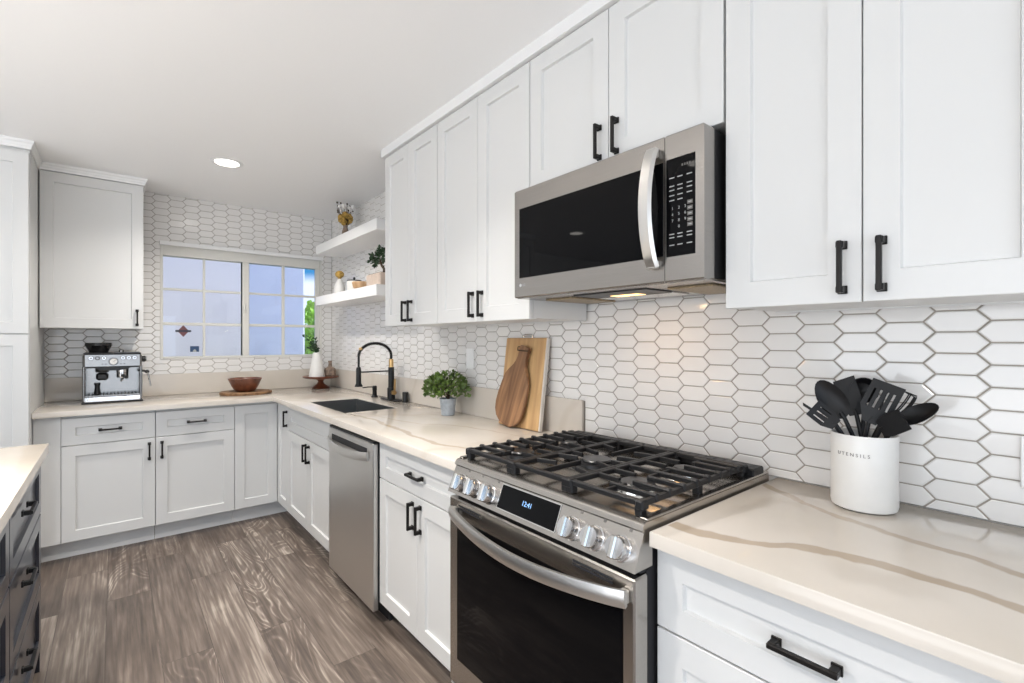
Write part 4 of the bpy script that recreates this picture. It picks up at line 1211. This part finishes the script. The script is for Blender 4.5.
def blade(w0, w1, th=.0035):
    def f(m, X, L): m.prism([(-w0 / 2, 0), (w0 / 2, 0), (w1 / 2, L * .3), (w1 / 2, L), (-w1 / 2, L * .94), (-w1 / 2, L * .3)], -th / 2, th / 2, BLKSIL, X, bev=.001)
    return f


def whisk(m, X, L):
    for k in range(6):
        a = pi * k / 6; pts = []
        for i in range(15):
            q = i / 14; th = pi * q; r = .030 * sin(th) ** .8
            s_ = -1 if q > .5 else 1
            y = L * (1 - abs(1 - 2 * q) ** 1.6)
            pts.append(X @ Vector((.03 * cos(a) * sin(pi * min(1, y / L) * .62) * s_, y, .03 * sin(a) * sin(pi * min(1, y / L) * .62) * s_)))
        m.tube(pts, .0016, BLKSIL, 5, up=(.2, .3, .9))


def ladle(m, X, L):
    m.lathe([(.006, -.026), (.022, -.018), (.031, -.002), (.033, .008), (.031, .008), (.02, -.014), (.003, -.021)], BLKSIL, 22, c=(0, L * .55, 0), xf=X)


BZ = CT + .016
FACE = (-.93, -.30, .15)
utensil('serving_spoon', 'large black solid spoon leaning left in the crock', 'spoon', (1.50, .345, BZ), (1.442, .412, 1.135), (1.428, .466, 1.228), FACE, spoon(.062))
utensil('slotted_spoon', 'black slotted spoon hanging lowest at the left of the crock', 'spoon', (1.495, .335, BZ), (1.420, .424, 1.118), (1.402, .472, 1.160), (-.85, -.2, .5), slotted(.03, .050, 3))
utensil('kitchen_tongs', 'thin black rod sticking out furthest left from the crock', 'utensil', (1.49, .33, BZ), (1.458, .44, 1.115), (1.446, .512, 1.162), FACE, blade(.006, .007, .005))
utensil('spatula', 'black flat spatula standing behind the large spoon in the crock', 'spatula', (1.465, .35, BZ), (1.487, .398, 1.14), (1.492, .430, 1.235), (-.9, -.4, 0), blade(.03, .05))
utensil('ladle', 'black ladle standing at the back of the crock', 'ladle', (1.44, .385, BZ), (1.505, .385, 1.165), (1.512, .392, 1.235), (-.8, -.3, .5), ladle)
utensil('slotted_turner', 'tall black slotted turner in the middle of the crock', 'turner', (1.45, .40, BZ), (1.462, .366, 1.128), (1.468, .325, 1.228), FACE, slotted(.03, .068, 4))
utensil('whisk', 'black whisk behind the slotted turner in the crock', 'whisk', (1.45, .42, BZ), (1.495, .350, 1.12), (1.508, .305, 1.21), FACE, whisk)
utensil('silicone_scraper', 'short wide black scraper leaning right at the front of the crock', 'scraper', (1.44, .415, BZ), (1.436, .336, 1.118), (1.418, .284, 1.152), (-.9, -.2, .35), blade(.04, .052, .005))
utensil('serving_spoon', 'black spoon lying furthest right out of the crock', 'spoon', (1.47, .415, BZ), (1.458, .306, 1.140), (1.452, .231, 1.184), (-.6, -.35, .75), spoon(.05, .014))

# ------------------------------------------------------------------ outlets
for y0, y1, z0, z1, lab, hx_ in ((2.236, 2.308, 1.172, 1.288, 'white outlet plate on the tile above the potted plant', 1), (.028, .111, 1.005, 1.120, 'white outlet plate on the tile at the right edge of the picture', 1)):
    t = thing('outlet', lab, 'outlet', (W + .0, (y0 + y1) / 2, (z0 + z1) / 2), -R90)
    w, h = (y1 - y0) / 2, (z1 - z0) / 2
    M().box((-w, -.0085, -h), (w, -.0025, h), PLASTW, .002).build('plate', t)
    for k in range(hx_):
        c = (k - (hx_ - 1) / 2) * .046
        M().box((c - .017, -.0105, -.034), (c + .017, -.0086, .034), PLASTW, .001).build('socket', t)

# ------------------------------------------------------------------ island
il = thing('kitchen_island', 'dark navy kitchen island with black pulls and pale countertop at left edge', 'island', (-.229, 1.10, 0), R90)
ILEN = 1.60
m = M(); m.box((0, .021, .1), (ILEN, .88, BASE_H), NAVY); m.box((ILEN, .004, .0), (ILEN + .012, .88, BASE_H), NAVY, .001); m.box((.001, .08, 0), (ILEN - .001, .1, .0995), NAVY); m.build('body', il)
for u0, u1 in ((0.05, .845), (.850, ILEN - .003)):
    for z0, z1 in ((.645, DT), (.372, .638), (.104, .365)):
        d = M().shaker(u0 + .002, u1 - .002, z0, z1, NAVY, rail=.06, railz=.05).build('drawer', il)
        M().pull((u0 + u1) / 2 - .10, z1 - .078, MATTEB, False, .128, 0.0, .028).build('handle', d)
M().cells([-.3, ILEN + .022], [-.021, .91], lambda i, j: True, CT - .037, CT, mat('pale_island_quartz', (.70, .63, .54), .16, noise=.04, nscale=4), .003).build('countertop', il)

# ------------------------------------------------------------------ recessed ceiling lights
for x, y, pw, sp_, lab in ((.548, 3.49, .88, 140, 'round recessed ceiling light before the window'), (-1.44, 3.47, .16, 130, 'recessed ceiling light over the far left of the room'), (-.55, 1.6, 1.75, 122, 'recessed ceiling light above the island, behind the viewer'),
                  (-2.4, 1.6, 1.0, 140, 'recessed ceiling light over the living area'), (.548, 1.45, .46, 104, 'added recessed ceiling light over the aisle in front of the range'), (-.55, -.9, 1.0, 140, 'recessed ceiling light behind the viewer')):  # the aisle light is added to brighten the base cabinets
    t = thing('recessed_light', lab, 'ceiling light', (x, y, CEIL))
    M().lathe([(.066, -.001), (.070, -.006), (.088, -.004), (.092, -.0004)], TRIMW, 36, cap0=False, cap1=False).build('trim_ring', t)
    M().lathe([(.066, -.002), (.066, -.0012)], LENS, 36).build('lens', t)
    area_light('downlight', (x, y, CEIL - .012), (0, 0, 0), .12, .12, DOWNLIGHT_POWER * pw, DOWNLIGHT_COLOR, 'DISK', spread=sp_)
